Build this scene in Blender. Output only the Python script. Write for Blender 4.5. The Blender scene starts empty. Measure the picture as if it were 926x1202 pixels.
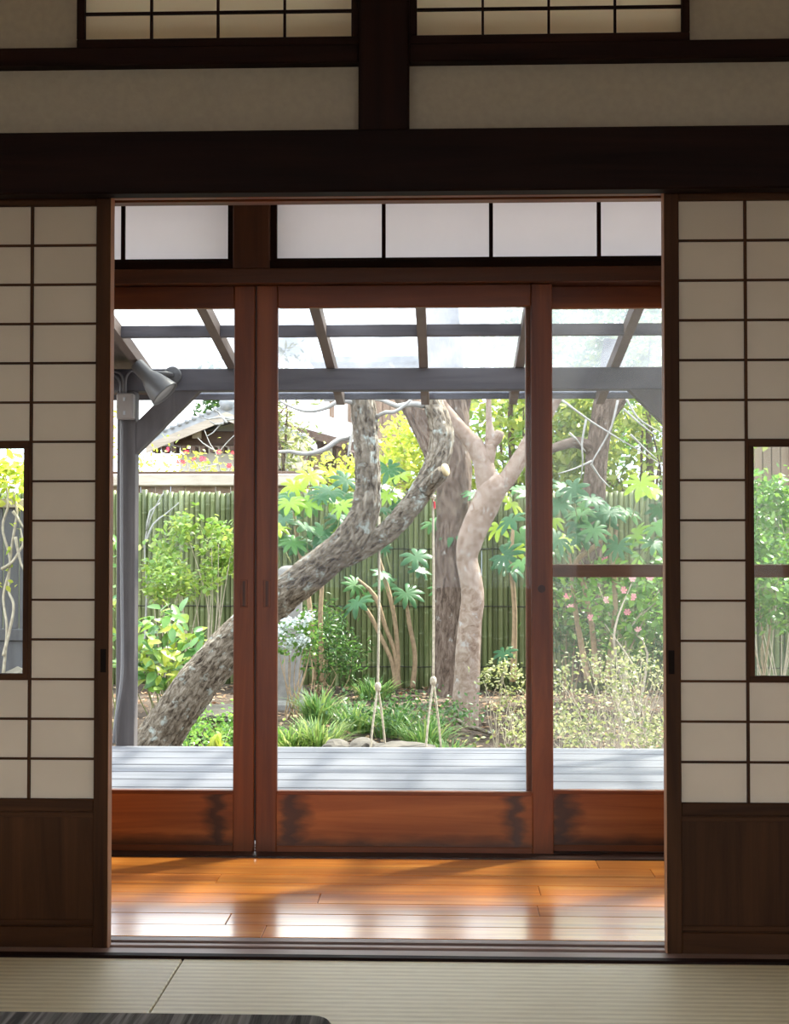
import bpy, math, random
import numpy as np
from mathutils import Vector, noise

random.seed(7)
rng = np.random.default_rng(7)
scene = bpy.context.scene
COL = scene.collection

# ------------------------------------------------------------------ camera
FPX = 1650.0                      # focal length in pixels of the 926 x 1202 frame
YAW, PIT = math.radians(2.0), math.radians(1.43)
CAM = Vector((0.0, -3.3, 0.94))
cd = bpy.data.cameras.new('camera')
cam = bpy.data.objects.new('camera', cd)
COL.objects.link(cam)
cd.sensor_fit = 'HORIZONTAL'
cd.sensor_width = 36.0
cd.lens = 36.0 * FPX / 926.0
cd.clip_start, cd.clip_end = 0.05, 300
cam.location = CAM
cam.rotation_euler = (math.pi / 2 + PIT, 0, YAW)
scene.camera = cam

# ------------------------------------------------------------------ world, sun, exposure
world = bpy.data.worlds.new('world')
scene.world = world
world.use_nodes = True
wn, wl = world.node_tree.nodes, world.node_tree.links
bg = wn['Background']
tc = wn.new('ShaderNodeTexCoord')
mp = wn.new('ShaderNodeMapping'); mp.inputs['Scale'].default_value = (1.0, 1.0, 3.0)
nz = wn.new('ShaderNodeTexNoise'); nz.inputs['Scale'].default_value = 2.2; nz.inputs['Detail'].default_value = 6
rp = wn.new('ShaderNodeValToRGB')
rp.color_ramp.elements[0].position = 0.36; rp.color_ramp.elements[0].color = (0.50, 0.62, 0.86, 1)
rp.color_ramp.elements[1].position = 0.60; rp.color_ramp.elements[1].color = (1.0, 0.99, 0.97, 1)
wl.new(tc.outputs['Generated'], mp.inputs['Vector']); wl.new(mp.outputs[0], nz.inputs['Vector'])
wl.new(nz.outputs['Fac'], rp.inputs['Fac']); wl.new(rp.outputs[0], bg.inputs['Color'])
bg.inputs['Strength'].default_value = 3.6

sun_d = bpy.data.lights.new('sun', 'SUN'); sun_d.energy = 13.0; sun_d.angle = math.radians(2.5)
sun_d.color = (1.0, 0.95, 0.85)
sun = bpy.data.objects.new('sun', sun_d); COL.objects.link(sun)
SUN_FROM = Vector((0.42, 0.36, 0.83)).normalized()
sun.rotation_euler = SUN_FROM.to_track_quat('Z', 'Y').to_euler()
sun.location = (8, 6, 12)

vs = scene.view_settings
vs.view_transform = 'Standard'; vs.look = 'None'; vs.gamma = 1.0; vs.use_curve_mapping = False
vs.exposure = 0.58
scene.cycles.max_bounces = 12; scene.cycles.diffuse_bounces = 6; scene.cycles.glossy_bounces = 4
scene.cycles.transmission_bounces = 8; scene.cycles.transparent_max_bounces = 24
scene.cycles.sample_clamp_indirect = 6.0
scene.cycles.use_denoising = True

# ------------------------------------------------------------------ helpers
_fw = Vector((-math.sin(YAW) * math.cos(PIT), math.cos(YAW) * math.cos(PIT), math.sin(PIT)))
_rt = Vector((math.cos(YAW), math.sin(YAW), 0)); _up = _rt.cross(_fw)

def at(px, py, Y):
    """world point at depth Y that was measured at a pixel of the photograph"""
    d = _fw + _rt * ((px - 463) / FPX) + _up * ((601 - py) / FPX)
    return CAM + d * ((Y - CAM.y) / d.y)

def mpp(Y):
    return (Y - CAM.y) / FPX

def new_mesh(name, V, Fc, mat=None, smooth=False):
    me = bpy.data.meshes.new(name)
    me.from_pydata([tuple(v) for v in V], [], Fc)
    if mat: me.materials.append(mat)
    if smooth: me.polygons.foreach_set('use_smooth', [True] * len(me.polygons))
    me.update()
    return me

def worg(o):
    p = Vector((0, 0, 0))
    while o is not None:
        p += o.location; o = o.parent
    return p

def link(name, me, parent=None, loc=None, rot=None):
    o = bpy.data.objects.new(name, me); COL.objects.link(o)
    if parent is not None: o.parent = parent
    if loc is not None: o.location = Vector(loc) - (worg(parent) if parent is not None else Vector((0, 0, 0)))
    if rot is not None: o.rotation_euler = rot
    return o

def tag(o, label=None, cat=None, group=None, kind=None):
    if label: o['label'] = label
    if cat: o['category'] = cat
    if group: o['group'] = group
    if kind: o['kind'] = kind
    return o

def thing(name, loc, label=None, cat=None, group=None, kind=None):
    o = bpy.data.objects.new(name, None); COL.objects.link(o); o.location = loc
    o.empty_display_size = 0.05
    return tag(o, label, cat, group, kind)

class MB:
    def __init__(s): s.v, s.f, s.c = [], [], []
    def box(s, x0, x1, y0, y1, z0, z1, c=0.0):
        """box with chamfered edges when c > 0"""
        n = len(s.v)
        if c <= 0:
            s.v += [(x, y, z) for z in (z0, z1) for y in (y0, y1) for x in (x0, x1)]
            s.f += [tuple(n + i for i in q) for q in ((0, 2, 3, 1), (4, 5, 7, 6), (0, 1, 5, 4), (2, 6, 7, 3), (0, 4, 6, 2), (1, 3, 7, 5))]
            return s
        c = min(c, (x1 - x0) * .45, (y1 - y0) * .45, (z1 - z0) * .45)
        idx = {}
        for iz, z in enumerate((z0, z1)):
            for iy, y in enumerate((y0, y1)):
                for ix, x in enumerate((x0, x1)):
                    sx, sy, sz = (1 - 2 * ix), (1 - 2 * iy), (1 - 2 * iz)
                    for a, p in enumerate(((x, y + sy * c, z + sz * c), (x + sx * c, y, z + sz * c), (x + sx * c, y + sy * c, z))):
                        idx[(ix, iy, iz, a)] = len(s.v); s.v.append(p)
        I = lambda a, b, d, e: idx[(a, b, d, e)]
        for i in (0, 1):
            q = [I(i, 0, 0, 0), I(i, 1, 0, 0), I(i, 1, 1, 0), I(i, 0, 1, 0)]; s.f.append(tuple(q if i else q[::-1]))
            q = [I(0, i, 0, 1), I(1, i, 0, 1), I(1, i, 1, 1), I(0, i, 1, 1)]; s.f.append(tuple(q[::-1] if i else q))
            q = [I(0, 0, i, 2), I(1, 0, i, 2), I(1, 1, i, 2), I(0, 1, i, 2)]; s.f.append(tuple(q if i else q[::-1]))
        for a in (0, 1):
            for b in (0, 1):
                s.f.append((I(0, a, b, 1), I(1, a, b, 1), I(1, a, b, 2), I(0, a, b, 2)))
                s.f.append((I(a, 0, b, 0), I(a, 1, b, 0), I(a, 1, b, 2), I(a, 0, b, 2)))
                s.f.append((I(a, b, 0, 0), I(a, b, 1, 0), I(a, b, 1, 1), I(a, b, 0, 1)))
                for d in (0, 1): s.f.append((I(a, b, d, 0), I(a, b, d, 1), I(a, b, d, 2)))
        return s
    def bar(s, p, q, w, h, up=(0, 0, 1)):
        """square bar from p to q, w across, h along up"""
        p, q = Vector(p), Vector(q); d = (q - p).normalized(); u = Vector(up)
        sd = d.cross(u).normalized(); u = sd.cross(d)
        n = len(s.v)
        for e in (p, q):
            for a, b in ((-1, -1), (1, -1), (1, 1), (-1, 1)):
                s.v.append(tuple(e + sd * (a * w / 2) + u * (b * h / 2)))
        s.f += [tuple(n + i for i in k) for k in ((0, 1, 2, 3), (7, 6, 5, 4), (0, 4, 5, 1), (1, 5, 6, 2), (2, 6, 7, 3), (3, 7, 4, 0))]
        return s
    def prism(s, pts, d):
        """extrude polygon (list of 3d points) by vector d"""
        n, k = len(s.v), len(pts); d = Vector(d)
        s.v += [tuple(p) for p in pts] + [tuple(Vector(p) + d) for p in pts]
        s.f.append(tuple(range(n, n + k))); s.f.append(tuple(range(n + 2 * k - 1, n + k - 1, -1)))
        for i in range(k):
            j = (i + 1) % k; s.f.append((n + i, n + k + i, n + k + j, n + j))
        return s
    def tube(s, pts, rad, seg=8, step=None, fn=None, cap=True):
        pts = [Vector(p) for p in pts]
        if not hasattr(rad, '__len__'): rad = [rad] * len(pts)
        if step:
            P, R = [], []
            for i in range(len(pts) - 1):
                a, b, c, d = pts[max(i - 1, 0)], pts[i], pts[i + 1], pts[min(i + 2, len(pts) - 1)]
                k = max(1, int((c - b).length / step))
                for j in range(k):
                    t = j / k
                    P.append(0.5 * ((2 * b) + (c - a) * t + (2 * a - 5 * b + 4 * c - d) * t * t + (3 * b - a - 3 * c + d) * t ** 3))
                    R.append(rad[i] + (rad[i + 1] - rad[i]) * (t * t * (3 - 2 * t)))
            P.append(pts[-1]); R.append(rad[-1]); pts, rad = P, R
        n = len(s.v); u = None; L = 0.0
        for i, p in enumerate(pts):
            d = (pts[min(i + 1, len(pts) - 1)] - pts[max(i - 1, 0)])
            if d.length < 1e-9: d = Vector((0, 0, 1))
            d.normalize()
            if u is None: u = d.orthogonal().normalized()
            u = (u - d * u.dot(d)).normalized(); w = d.cross(u)
            if i: L += (p - pts[i - 1]).length
            for j in range(seg):
                a = 2 * math.pi * j / seg
                r = rad[i]
                if fn: r = fn(r, a, L, p)
                if fn: s.c += [rad[i] * math.cos(a), rad[i] * math.sin(a), L]
                s.v.append(tuple(p + u * (r * math.cos(a)) + w * (r * math.sin(a))))
        for i in range(len(pts) - 1):
            for j in range(seg):
                a, b = n + i * seg + j, n + i * seg + (j + 1) % seg
                s.f.append((a, b, b + seg, a + seg))
        if cap:
            s.f.append(tuple(range(n + seg - 1, n - 1, -1)))
            s.f.append(tuple(range(n + (len(pts) - 1) * seg, n + len(pts) * seg)))
        return s
    def build(s, name, mat, parent=None, smooth=False):
        off = worg(parent) if parent is not None else Vector((0, 0, 0))
        if off.length: s.v = [(v[0] - off.x, v[1] - off.y, v[2] - off.z) for v in s.v]
        o = bpy.data.objects.new(name, new_mesh(name, s.v, s.f, mat, smooth)); COL.objects.link(o)
        if parent is not None: o.parent = parent
        if s.c and len(s.c) == 3 * len(s.v):
            o.data.attributes.new('along', 'FLOAT_VECTOR', 'POINT').data.foreach_set('vector', s.c)
        return o

def box(name, mat, parent, x0, x1, y0, y1, z0, z1, c=0.002):
    """a box mesh centred on its own origin"""
    cx, cy, cz = (x0 + x1) / 2, (y0 + y1) / 2, (z0 + z1) / 2
    m = MB().box(x0 - cx, x1 - cx, y0 - cy, y1 - cy, z0 - cz, z1 - cz, c)
    return link(name, new_mesh(name, m.v, m.f, mat), parent, (cx, cy, cz))

def quad(name, mat, parent, x0, x1, y, z0, z1):
    """a sheet of paper, mesh or frosted film: one surface, facing the room"""
    w, h = (x1 - x0) / 2, (z1 - z0) / 2
    return link(name, new_mesh(name, [(-w, 0, -h), (w, 0, -h), (w, 0, h), (-w, 0, h)], [(0, 1, 2, 3)], mat), parent, ((x0 + x1) / 2, y, (z0 + z1) / 2))

# ------------------------------------------------------------------ materials
def mat_new(name):
    m = bpy.data.materials.new(name); m.use_nodes = True
    nt = m.node_tree
    return m, nt.nodes, nt.links, nt.nodes['Principled BSDF']

def ramp(n, stops):
    r = n.new('ShaderNodeValToRGB'); cr = r.color_ramp
    while len(cr.elements) < len(stops): cr.elements.new(0.5)
    for e, (p, c) in zip(cr.elements, stops):
        e.position = p; e.color = (*c, 1) if len(c) == 3 else c
    return r

def coords(n, l, scale, rnd=True):
    tc = n.new('ShaderNodeTexCoord'); mp = n.new('ShaderNodeMapping')
    mp.inputs['Scale'].default_value = scale
    l.new(tc.outputs['Object'], mp.inputs['Vector'])
    if rnd:
        oi = n.new('ShaderNodeObjectInfo'); mu = n.new('ShaderNodeMath'); mu.operation = 'MULTIPLY'; mu.inputs[1].default_value = 37.0
        l.new(oi.outputs['Random'], mu.inputs[0]); l.new(mu.outputs[0], mp.inputs['Location'])
    return mp

def wood(name, stops, scale=(1.2, 22, 22), rough=0.5, bump=0.15, var=0.25, coat=0.0, spec=0.4, dist=0.8):
    m, n, l, b = mat_new(name)
    mp = coords(n, l, scale)
    nz = n.new('ShaderNodeTexNoise'); nz.inputs['Scale'].default_value = 1.0; nz.inputs['Detail'].default_value = 7
    nz.inputs['Distortion'].default_value = dist; nz.inputs['Roughness'].default_value = 0.62
    l.new(mp.outputs[0], nz.inputs['Vector'])
    r = ramp(n, stops); l.new(nz.outputs['Fac'], r.inputs['Fac'])
    oi = n.new('ShaderNodeObjectInfo')
    mr = n.new('ShaderNodeMapRange'); mr.inputs['To Min'].default_value = 1 - var; mr.inputs['To Max'].default_value = 1 + var
    l.new(oi.outputs['Random'], mr.inputs['Value'])
    hs = n.new('ShaderNodeHueSaturation'); l.new(r.outputs[0], hs.inputs['Color']); l.new(mr.outputs[0], hs.inputs['Value'])
    l.new(hs.outputs[0], b.inputs['Base Color'])
    b.inputs['Roughness'].default_value = rough; b.inputs['Specular IOR Level'].default_value = spec
    b.inputs['Coat Weight'].default_value = coat; b.inputs['Coat Roughness'].default_value = 0.08
    if bump:
        bp = n.new('ShaderNodeBump'); bp.inputs['Strength'].default_value = bump; bp.inputs['Distance'].default_value = 0.003
        l.new(nz.outputs['Fac'], bp.inputs['Height']); l.new(bp.outputs[0], b.inputs['Normal'])
    return m

def plain(name, c, rough=0.6, noise_s=None, amt=0.12, metal=0.0, bump=0.0, spec=0.4):
    m, n, l, b = mat_new(name)
    b.inputs['Roughness'].default_value = rough; b.inputs['Metallic'].default_value = metal
    b.inputs['Specular IOR Level'].default_value = spec
    b.inputs['Base Color'].default_value = (*c, 1)
    if noise_s:
        mp = coords(n, l, (noise_s,) * 3)
        nz = n.new('ShaderNodeTexNoise'); nz.inputs['Scale'].default_value = 1; nz.inputs['Detail'].default_value = 6
        l.new(mp.outputs[0], nz.inputs['Vector'])
        r = ramp(n, [(0.3, tuple(x * (1 - amt) for x in c)), (0.7, tuple(min(1, x * (1 + amt)) for x in c))])
        l.new(nz.outputs['Fac'], r.inputs['Fac']); l.new(r.outputs[0], b.inputs['Base Color'])
        if bump:
            bp = n.new('ShaderNodeBump'); bp.inputs['Strength'].default_value = bump; bp.inputs['Distance'].default_value = 0.01
            l.new(nz.outputs['Fac'], bp.inputs['Height']); l.new(bp.outputs[0], b.inputs['Normal'])
    return m

def sheet(name, c, trans=0.5, clear=0.0, noise_s=6.0, amt=0.05, tint=None, stretch=(1, 1, 1)):
    """paper / frosted / milky sheet: diffuse + translucent (+ a clear share)"""
    m, n, l, b = mat_new(name)
    n.remove(b); out = n['Material Output']
    mp = coords(n, l, tuple(noise_s * s for s in stretch))
    nz = n.new('ShaderNodeTexNoise'); nz.inputs['Scale'].default_value = 1; nz.inputs['Detail'].default_value = 5
    l.new(mp.outputs[0], nz.inputs['Vector'])
    r = ramp(n, [(0.3, tuple(x * (1 - amt) for x in c)), (0.7, tuple(min(1, x * (1 + amt)) for x in c))])
    l.new(nz.outputs['Fac'], r.inputs['Fac'])
    d = n.new('ShaderNodeBsdfDiffuse'); t = n.new('ShaderNodeBsdfTranslucent'); mx = n.new('ShaderNodeMixShader')
    l.new(r.outputs[0], d.inputs['Color'])
    if tint:
        t.inputs['Color'].default_value = (*tint, 1)
    else: l.new(r.outputs[0], t.inputs['Color'])
    mx.inputs[0].default_value = trans
    l.new(d.outputs[0], mx.inputs[1]); l.new(t.outputs[0], mx.inputs[2])
    last = mx
    if clear:
        tr = n.new('ShaderNodeBsdfTransparent'); m2 = n.new('ShaderNodeMixShader'); m2.inputs[0].default_value = 0.5
        if hasattr(clear, '__len__'):
            rc = ramp(n, [(0.36, (clear[0],) * 3), (0.56, (clear[1],) * 3)]); l.new(nz.outputs['Fac'], rc.inputs['Fac']); l.new(rc.outputs[0], m2.inputs[0])
        else: m2.inputs[0].default_value = clear
        l.new(mx.outputs[0], m2.inputs[1]); l.new(tr.outputs[0], m2.inputs[2]); last = m2
    l.new(last.outputs[0], out.inputs['Surface'])
    return m

def glass(name, tint=(0.96, 0.98, 0.97), haze=0.0):
    m, n, l, b = mat_new(name)
    n.remove(b); out = n['Material Output']
    tr = n.new('ShaderNodeBsdfTransparent'); tr.inputs['Color'].default_value = (*tint, 1)
    gl = n.new('ShaderNodeBsdfGlossy'); gl.inputs['Roughness'].default_value = 0.01
    lw = n.new('ShaderNodeLayerWeight'); lw.inputs['Blend'].default_value = 0.5
    pw = n.new('ShaderNodeMath'); pw.operation = 'POWER'; pw.inputs[1].default_value = 5.0
    fr = n.new('ShaderNodeMath'); fr.operation = 'MULTIPLY_ADD'; fr.inputs[1].default_value = 0.75; fr.inputs[2].default_value = 0.006
    l.new(lw.outputs['Facing'], pw.inputs[0]); l.new(pw.outputs[0], fr.inputs[0])
    mx = n.new('ShaderNodeMixShader')
    l.new(fr.outputs[0], mx.inputs[0]); l.new(tr.outputs[0], mx.inputs[1]); l.new(gl.outputs[0], mx.inputs[2])
    last = mx
    if haze:
        df = n.new('ShaderNodeBsdfTranslucent'); df.inputs['Color'].default_value = (0.9, 0.92, 0.9, 1)
        m2 = n.new('ShaderNodeMixShader'); m2.inputs[0].default_value = haze
        l.new(mx.outputs[0], m2.inputs[1]); l.new(df.outputs[0], m2.inputs[2]); last = m2
    l.new(last.outputs[0], out.inputs['Surface'])
    return m

def leafmat(name, stops, trans=0.45, rough=0.35, spec=0.5, tboost=1.3):
    m, n, l, b = mat_new(name)
    ge = n.new('ShaderNodeNewGeometry'); oi = n.new('ShaderNodeObjectInfo')
    ad = n.new('ShaderNodeMath'); ad.operation = 'ADD'; fr = n.new('ShaderNodeMath'); fr.operation = 'FRACT'
    l.new(ge.outputs['Random Per Island'], ad.inputs[0]); l.new(oi.outputs['Random'], ad.inputs[1]); l.new(ad.outputs[0], fr.inputs[0])
    r = ramp(n, stops); l.new(fr.outputs[0], r.inputs['Fac'])
    l.new(r.outputs[0], b.inputs['Base Color']); b.inputs['Roughness'].default_value = rough
    b.inputs['Specular IOR Level'].default_value = spec
    t = n.new('ShaderNodeBsdfTranslucent'); hs = n.new('ShaderNodeHueSaturation'); hs.inputs['Value'].default_value = tboost
    hs.inputs['Hue'].default_value = 0.485; hs.inputs['Saturation'].default_value = 1.05
    l.new(r.outputs[0], hs.inputs['Color']); l.new(hs.outputs[0], t.inputs['Color'])
    mx = n.new('ShaderNodeMixShader'); mx.inputs[0].default_value = trans
    l.new(b.outputs[0], mx.inputs[1]); l.new(t.outputs[0], mx.inputs[2]); l.new(mx.outputs[0], n['Material Output'].inputs['Surface'])
    return m

def bark(name, dark, mid, light, lichen=None, scale=(22, 22, 7), bump=0.8, lich_amt=0.5):
    m, n, l, b = mat_new(name)
    mp = n.new('ShaderNodeMapping'); mp.inputs['Scale'].default_value = scale
    an = n.new('ShaderNodeAttribute'); an.attribute_name = 'along'; l.new(an.outputs['Vector'], mp.inputs['Vector'])
    nz = n.new('ShaderNodeTexNoise'); nz.inputs['Scale'].default_value = 1; nz.inputs['Detail'].default_value = 8; nz.inputs['Roughness'].default_value = 0.7
    nz.inputs['Distortion'].default_value = 0.6
    l.new(mp.outputs[0], nz.inputs['Vector'])
    r = ramp(n, [(0.36, dark), (0.5, mid), (0.66, light)]); l.new(nz.outputs['Fac'], r.inputs['Fac'])
    col = r.outputs[0]
    if lichen:
        mp2 = coords(n, l, (14, 14, 14), False)
        n2 = n.new('ShaderNodeTexNoise'); n2.inputs['Scale'].default_value = 1; n2.inputs['Detail'].default_value = 5; n2.inputs['Roughness'].default_value = 0.65
        l.new(mp2.outputs[0], n2.inputs['Vector'])
        r2 = ramp(n, [(lich_amt + 0.03, (0, 0, 0)), (lich_amt + 0.12, (1, 1, 1))]); l.new(n2.outputs['Fac'], r2.inputs['Fac'])
        mx = n.new('ShaderNodeMix'); mx.data_type = 'RGBA'
        l.new(r2.outputs[0], mx.inputs['Factor']); l.new(col, mx.inputs['A']); mx.inputs['B'].default_value = (*lichen, 1)
        col = mx.outputs['Result']
    l.new(col, b.inputs['Base Color']); b.inputs['Roughness'].default_value = 0.9; b.inputs['Specular IOR Level'].default_value = 0.15
    bp = n.new('ShaderNodeBump'); bp.inputs['Strength'].default_value = bump; bp.inputs['Distance'].default_value = 0.02
    l.new(nz.outputs['Fac'], bp.inputs['Height']); l.new(bp.outputs[0], b.inputs['Normal'])
    return m

V3 = (22, 22, 1.2)     # grain upright
H3 = (1.2, 22, 22)     # grain along x
Y3 = (22, 1.2, 22)     # grain along y
DARKW = [(0.3, (0.008, 0.0028, 0.0018)), (0.7, (0.026, 0.0095, 0.0062))]
M_dark_h = wood('dark_wood_horizontal', DARKW, H3, 0.6, 0.1, spec=0.1)
M_dark_v = wood('dark_wood_upright', DARKW, V3, 0.6, 0.1, spec=0.1)
SHOW = [(0.3, (0.030, 0.011, 0.004)), (0.7, (0.082, 0.031, 0.011))]
M_sho_h = wood('shoji_wood_horizontal', SHOW, H3, 0.6, 0.1, 0.12, spec=0.12)
M_sho_v = wood('shoji_wood_upright', SHOW, V3, 0.6, 0.1, 0.12, spec=0.12)
RED = [(0.28, (0.095, 0.022, 0.006)), (0.5, (0.175, 0.044, 0.011)), (0.72, (0.270, 0.077, 0.019))]
KICK_LIT = [(0.28, (0.17, 0.042, 0.012)), (0.5, (0.31, 0.088, 0.022)), (0.72, (0.46, 0.150, 0.040))]  # cedar lightened: light thrown up by the floor is in the colour
M_red_h = wood('red_cedar_horizontal', RED, (1.0, 16, 16), 0.42, 0.12, 0.1)
M_red_v = wood('red_cedar_upright', RED, (16, 16, 1.0), 0.42, 0.12, 0.1)
PINE = [(0.30, (0.46, 0.125, 0.018)), (0.5, (0.76, 0.255, 0.038)), (0.70, (0.90, 0.40, 0.085))]
BRN = [(0.28, (0.042, 0.015, 0.008)), (0.72, (0.105, 0.038, 0.020))]
M_brn_h = wood('aged_brown_wood_horizontal', BRN, (1.0, 16, 16), 0.45, 0.1, 0.1)
M_brn_v = wood('aged_brown_wood_upright', BRN, (16, 16, 1.0), 0.45, 0.1, 0.1)
M_floor = wood('varnished_pine', PINE, (0.9, 17, 17), 0.30, 0.10, 0.16, coat=0.85, spec=0.5, dist=1.3)
M_floor.node_tree.nodes['Principled BSDF'].inputs['Coat Roughness'].default_value = 0.15
M_edge = wood('lit_bare_edge_wood', [(0.3, (0.30, 0.13, 0.06)), (0.7, (0.48, 0.24, 0.12))], V3, 0.5, 0.1, 0.1)  # bare wood, with the veranda light on the edge put into its colour
M_sill = wood('sill_wood', [(0.3, (0.19, 0.115, 0.092)), (0.7, (0.36, 0.24, 0.20))], H3, 0.4, 0.1)
M_track = wood('door_track_wood', [(0.3, (0.018, 0.008, 0.006)), (0.7, (0.045, 0.02, 0.014))], H3, 0.4, 0.1)
M_grey_h = wood('weathered_grey_wood_horizontal', [(0.3, (0.085, 0.08, 0.09)), (0.7, (0.14, 0.13, 0.14))], (1.5, 18, 18), 0.7, 0.2, 0.08)
M_grey_v = wood('weathered_grey_wood_upright', [(0.3, (0.075, 0.065, 0.065)), (0.7, (0.125, 0.11, 0.11))], (18, 18, 1.5), 0.7, 0.2, 0.08)
M_grey_y = wood('weathered_grey_wood_deep', [(0.3, (0.12, 0.09, 0.075)), (0.7, (0.19, 0.145, 0.12))], (18, 1.5, 18), 0.7, 0.2, 0.08)
M_deck = wood('silvered_deck_wood', [(0.3, (0.145, 0.147, 0.163)), (0.7, (0.235, 0.238, 0.26))], (1.4, 16, 16), 0.6, 0.25, 0.07)
M_table = wood('charcoal_table_wood', [(0.38, (0.045, 0.041, 0.040)), (0.5, (0.16, 0.148, 0.142)), (0.62, (0.32, 0.30, 0.29))], (42, 1.6, 42), 0.7, 0.3, 0.05, spec=0.12, dist=1.6)
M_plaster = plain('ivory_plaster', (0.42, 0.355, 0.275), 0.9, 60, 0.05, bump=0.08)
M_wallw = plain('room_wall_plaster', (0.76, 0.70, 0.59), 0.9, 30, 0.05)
M_ceil = wood('ceiling_boards', [(0.3, (0.42, 0.33, 0.24)), (0.7, (0.58, 0.48, 0.36))], Y3, 0.6, 0.05)
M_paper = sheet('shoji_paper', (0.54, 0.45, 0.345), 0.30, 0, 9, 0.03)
M_paper2 = sheet('bright_ranma_paper', (1.0, 0.90, 0.64), 0.95, 0, 9, 0.03)  # paler and clearer than shoji_paper, standing in for stronger light behind
M_frost = sheet('frosted_glass', (0.94, 0.86, 0.81), 0.74, 0, 5, 0.03)
M_poly = sheet('milky_polycarbonate', (0.205, 0.218, 0.25), 0.85, (0.34, 0.64), 1.6, 0.42, stretch=(3.0, 0.9, 1))
M_glass = glass('clear_glass')
M_mesh = sheet('insect_mesh', (0.55, 0.56, 0.52), 0.5, 0.82, 20, 0.05)
M_black = plain('dark_recess', (0.012, 0.008, 0.006), 0.9, spec=0.05)

def tatami_mat_():
    m, n, l, b = mat_new('tatami_rush')
    tc = n.new('ShaderNodeTexCoord'); sp = n.new('ShaderNodeSeparateXYZ'); l.new(tc.outputs['Object'], sp.inputs[0])
    w = n.new('ShaderNodeMath'); w.operation = 'MULTIPLY'; w.inputs[1].default_value = 2 * math.pi / 0.027
    l.new(sp.outputs['Y'], w.inputs[0]); s = n.new('ShaderNodeMath'); s.operation = 'SINE'; l.new(w.outputs[0], s.inputs[0])
    mp = coords(n, l, (18, 160, 18)); nz = n.new('ShaderNodeTexNoise'); nz.inputs['Scale'].default_value = 1; nz.inputs['Detail'].default_value = 4
    l.new(mp.outputs[0], nz.inputs['Vector'])
    ad = n.new('ShaderNodeMath'); ad.operation = 'MULTIPLY_ADD'; ad.inputs[1].default_value = 0.13
    dm_ = n.new('ShaderNodeMath'); dm_.operation = 'MULTIPLY_ADD'; dm_.inputs[1].default_value = 0.45; dm_.inputs[2].default_value = 0.275
    l.new(nz.outputs['Fac'], dm_.inputs[0]); l.new(s.outputs[0], ad.inputs[0]); l.new(dm_.outputs[0], ad.inputs[2])
    r = ramp(n, [(0.3, (0.66, 0.56, 0.35)), (0.65, (0.90, 0.80, 0.56))]); l.new(ad.outputs[0], r.inputs['Fac'])
    l.new(r.outputs[0], b.inputs['Base Color']); b.inputs['Roughness'].default_value = 0.5; b.inputs['Specular IOR Level'].default_value = 0.7
    bp = n.new('ShaderNodeBump'); bp.inputs['Strength'].default_value = 0.4; bp.inputs['Distance'].default_value = 0.003
    l.new(ad.outputs[0], bp.inputs['Height']); l.new(bp.outputs[0], b.inputs['Normal'])
    return m
M_tatami = tatami_mat_()

def stained_panel():
    """red cedar board with dark water stains creeping in from its ends and lower edge"""
    m = wood('lit_stained_cedar_board', KICK_LIT, (1.0, 16, 16), 0.42, 0.12, 0.06)
    n, l = m.node_tree.nodes, m.node_tree.links; b = n['Principled BSDF']
    src = b.inputs['Base Color'].links[0].from_socket
    tc = n.new('ShaderNodeTexCoord'); sp = n.new('ShaderNodeSeparateXYZ'); l.new(tc.outputs['Generated'], sp.inputs[0])
    nz = n.new('ShaderNodeTexNoise'); nz.inputs['Scale'].default_value = 9.0; nz.inputs['Detail'].default_value = 5
    mp = n.new('ShaderNodeMapping'); mp.inputs['Scale'].default_value = (1, 1, 3.0)
    l.new(tc.outputs['Object'], mp.inputs['Vector']); l.new(mp.outputs[0], nz.inputs['Vector'])
    def mth(op, a, bb, c=None):
        k = n.new('ShaderNodeMath'); k.operation = op
        for i, v in enumerate((a, bb, c)):
            if v is None: continue
            if isinstance(v, (int, float)): k.inputs[i].default_value = v
            else: l.new(v, k.inputs[i])
        return k.outputs[0]
    ex = mth('ABSOLUTE', mth('SUBTRACT', sp.outputs['X'], 0.5), 0)          # 0 mid .. .5 end
    ex = mth('ADD', ex, mth('MULTIPLY_ADD', nz.outputs['Fac'], 0.16, -0.08))
    band = ramp(n, [(0.36, (0, 0, 0)), (0.43, (0.95, 0.95, 0.95)), (0.455, (0.9, 0.9, 0.9)), (0.49, (0.25, 0.25, 0.25))]); l.new(ex, band.inputs['Fac'])
    ez = mth('ADD', sp.outputs['Z'], mth('MULTIPLY_ADD', nz.outputs['Fac'], 0.3, -0.15))
    low = ramp(n, [(0.02, (0.85, 0.85, 0.85)), (0.24, (0, 0, 0))]); l.new(ez, low.inputs['Fac'])
    fac = mth('MAXIMUM', band.outputs[0], low.outputs[0])
    mx = n.new('ShaderNodeMix'); mx.data_type = 'RGBA'
    l.new(fac, mx.inputs['Factor']); l.new(src, mx.inputs['A']); mx.inputs['B'].default_value = (0.045, 0.016, 0.009, 1)
    l.new(mx.outputs['Result'], b.inputs['Base Color'])
    return m
M_stain = stained_panel()

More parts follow.
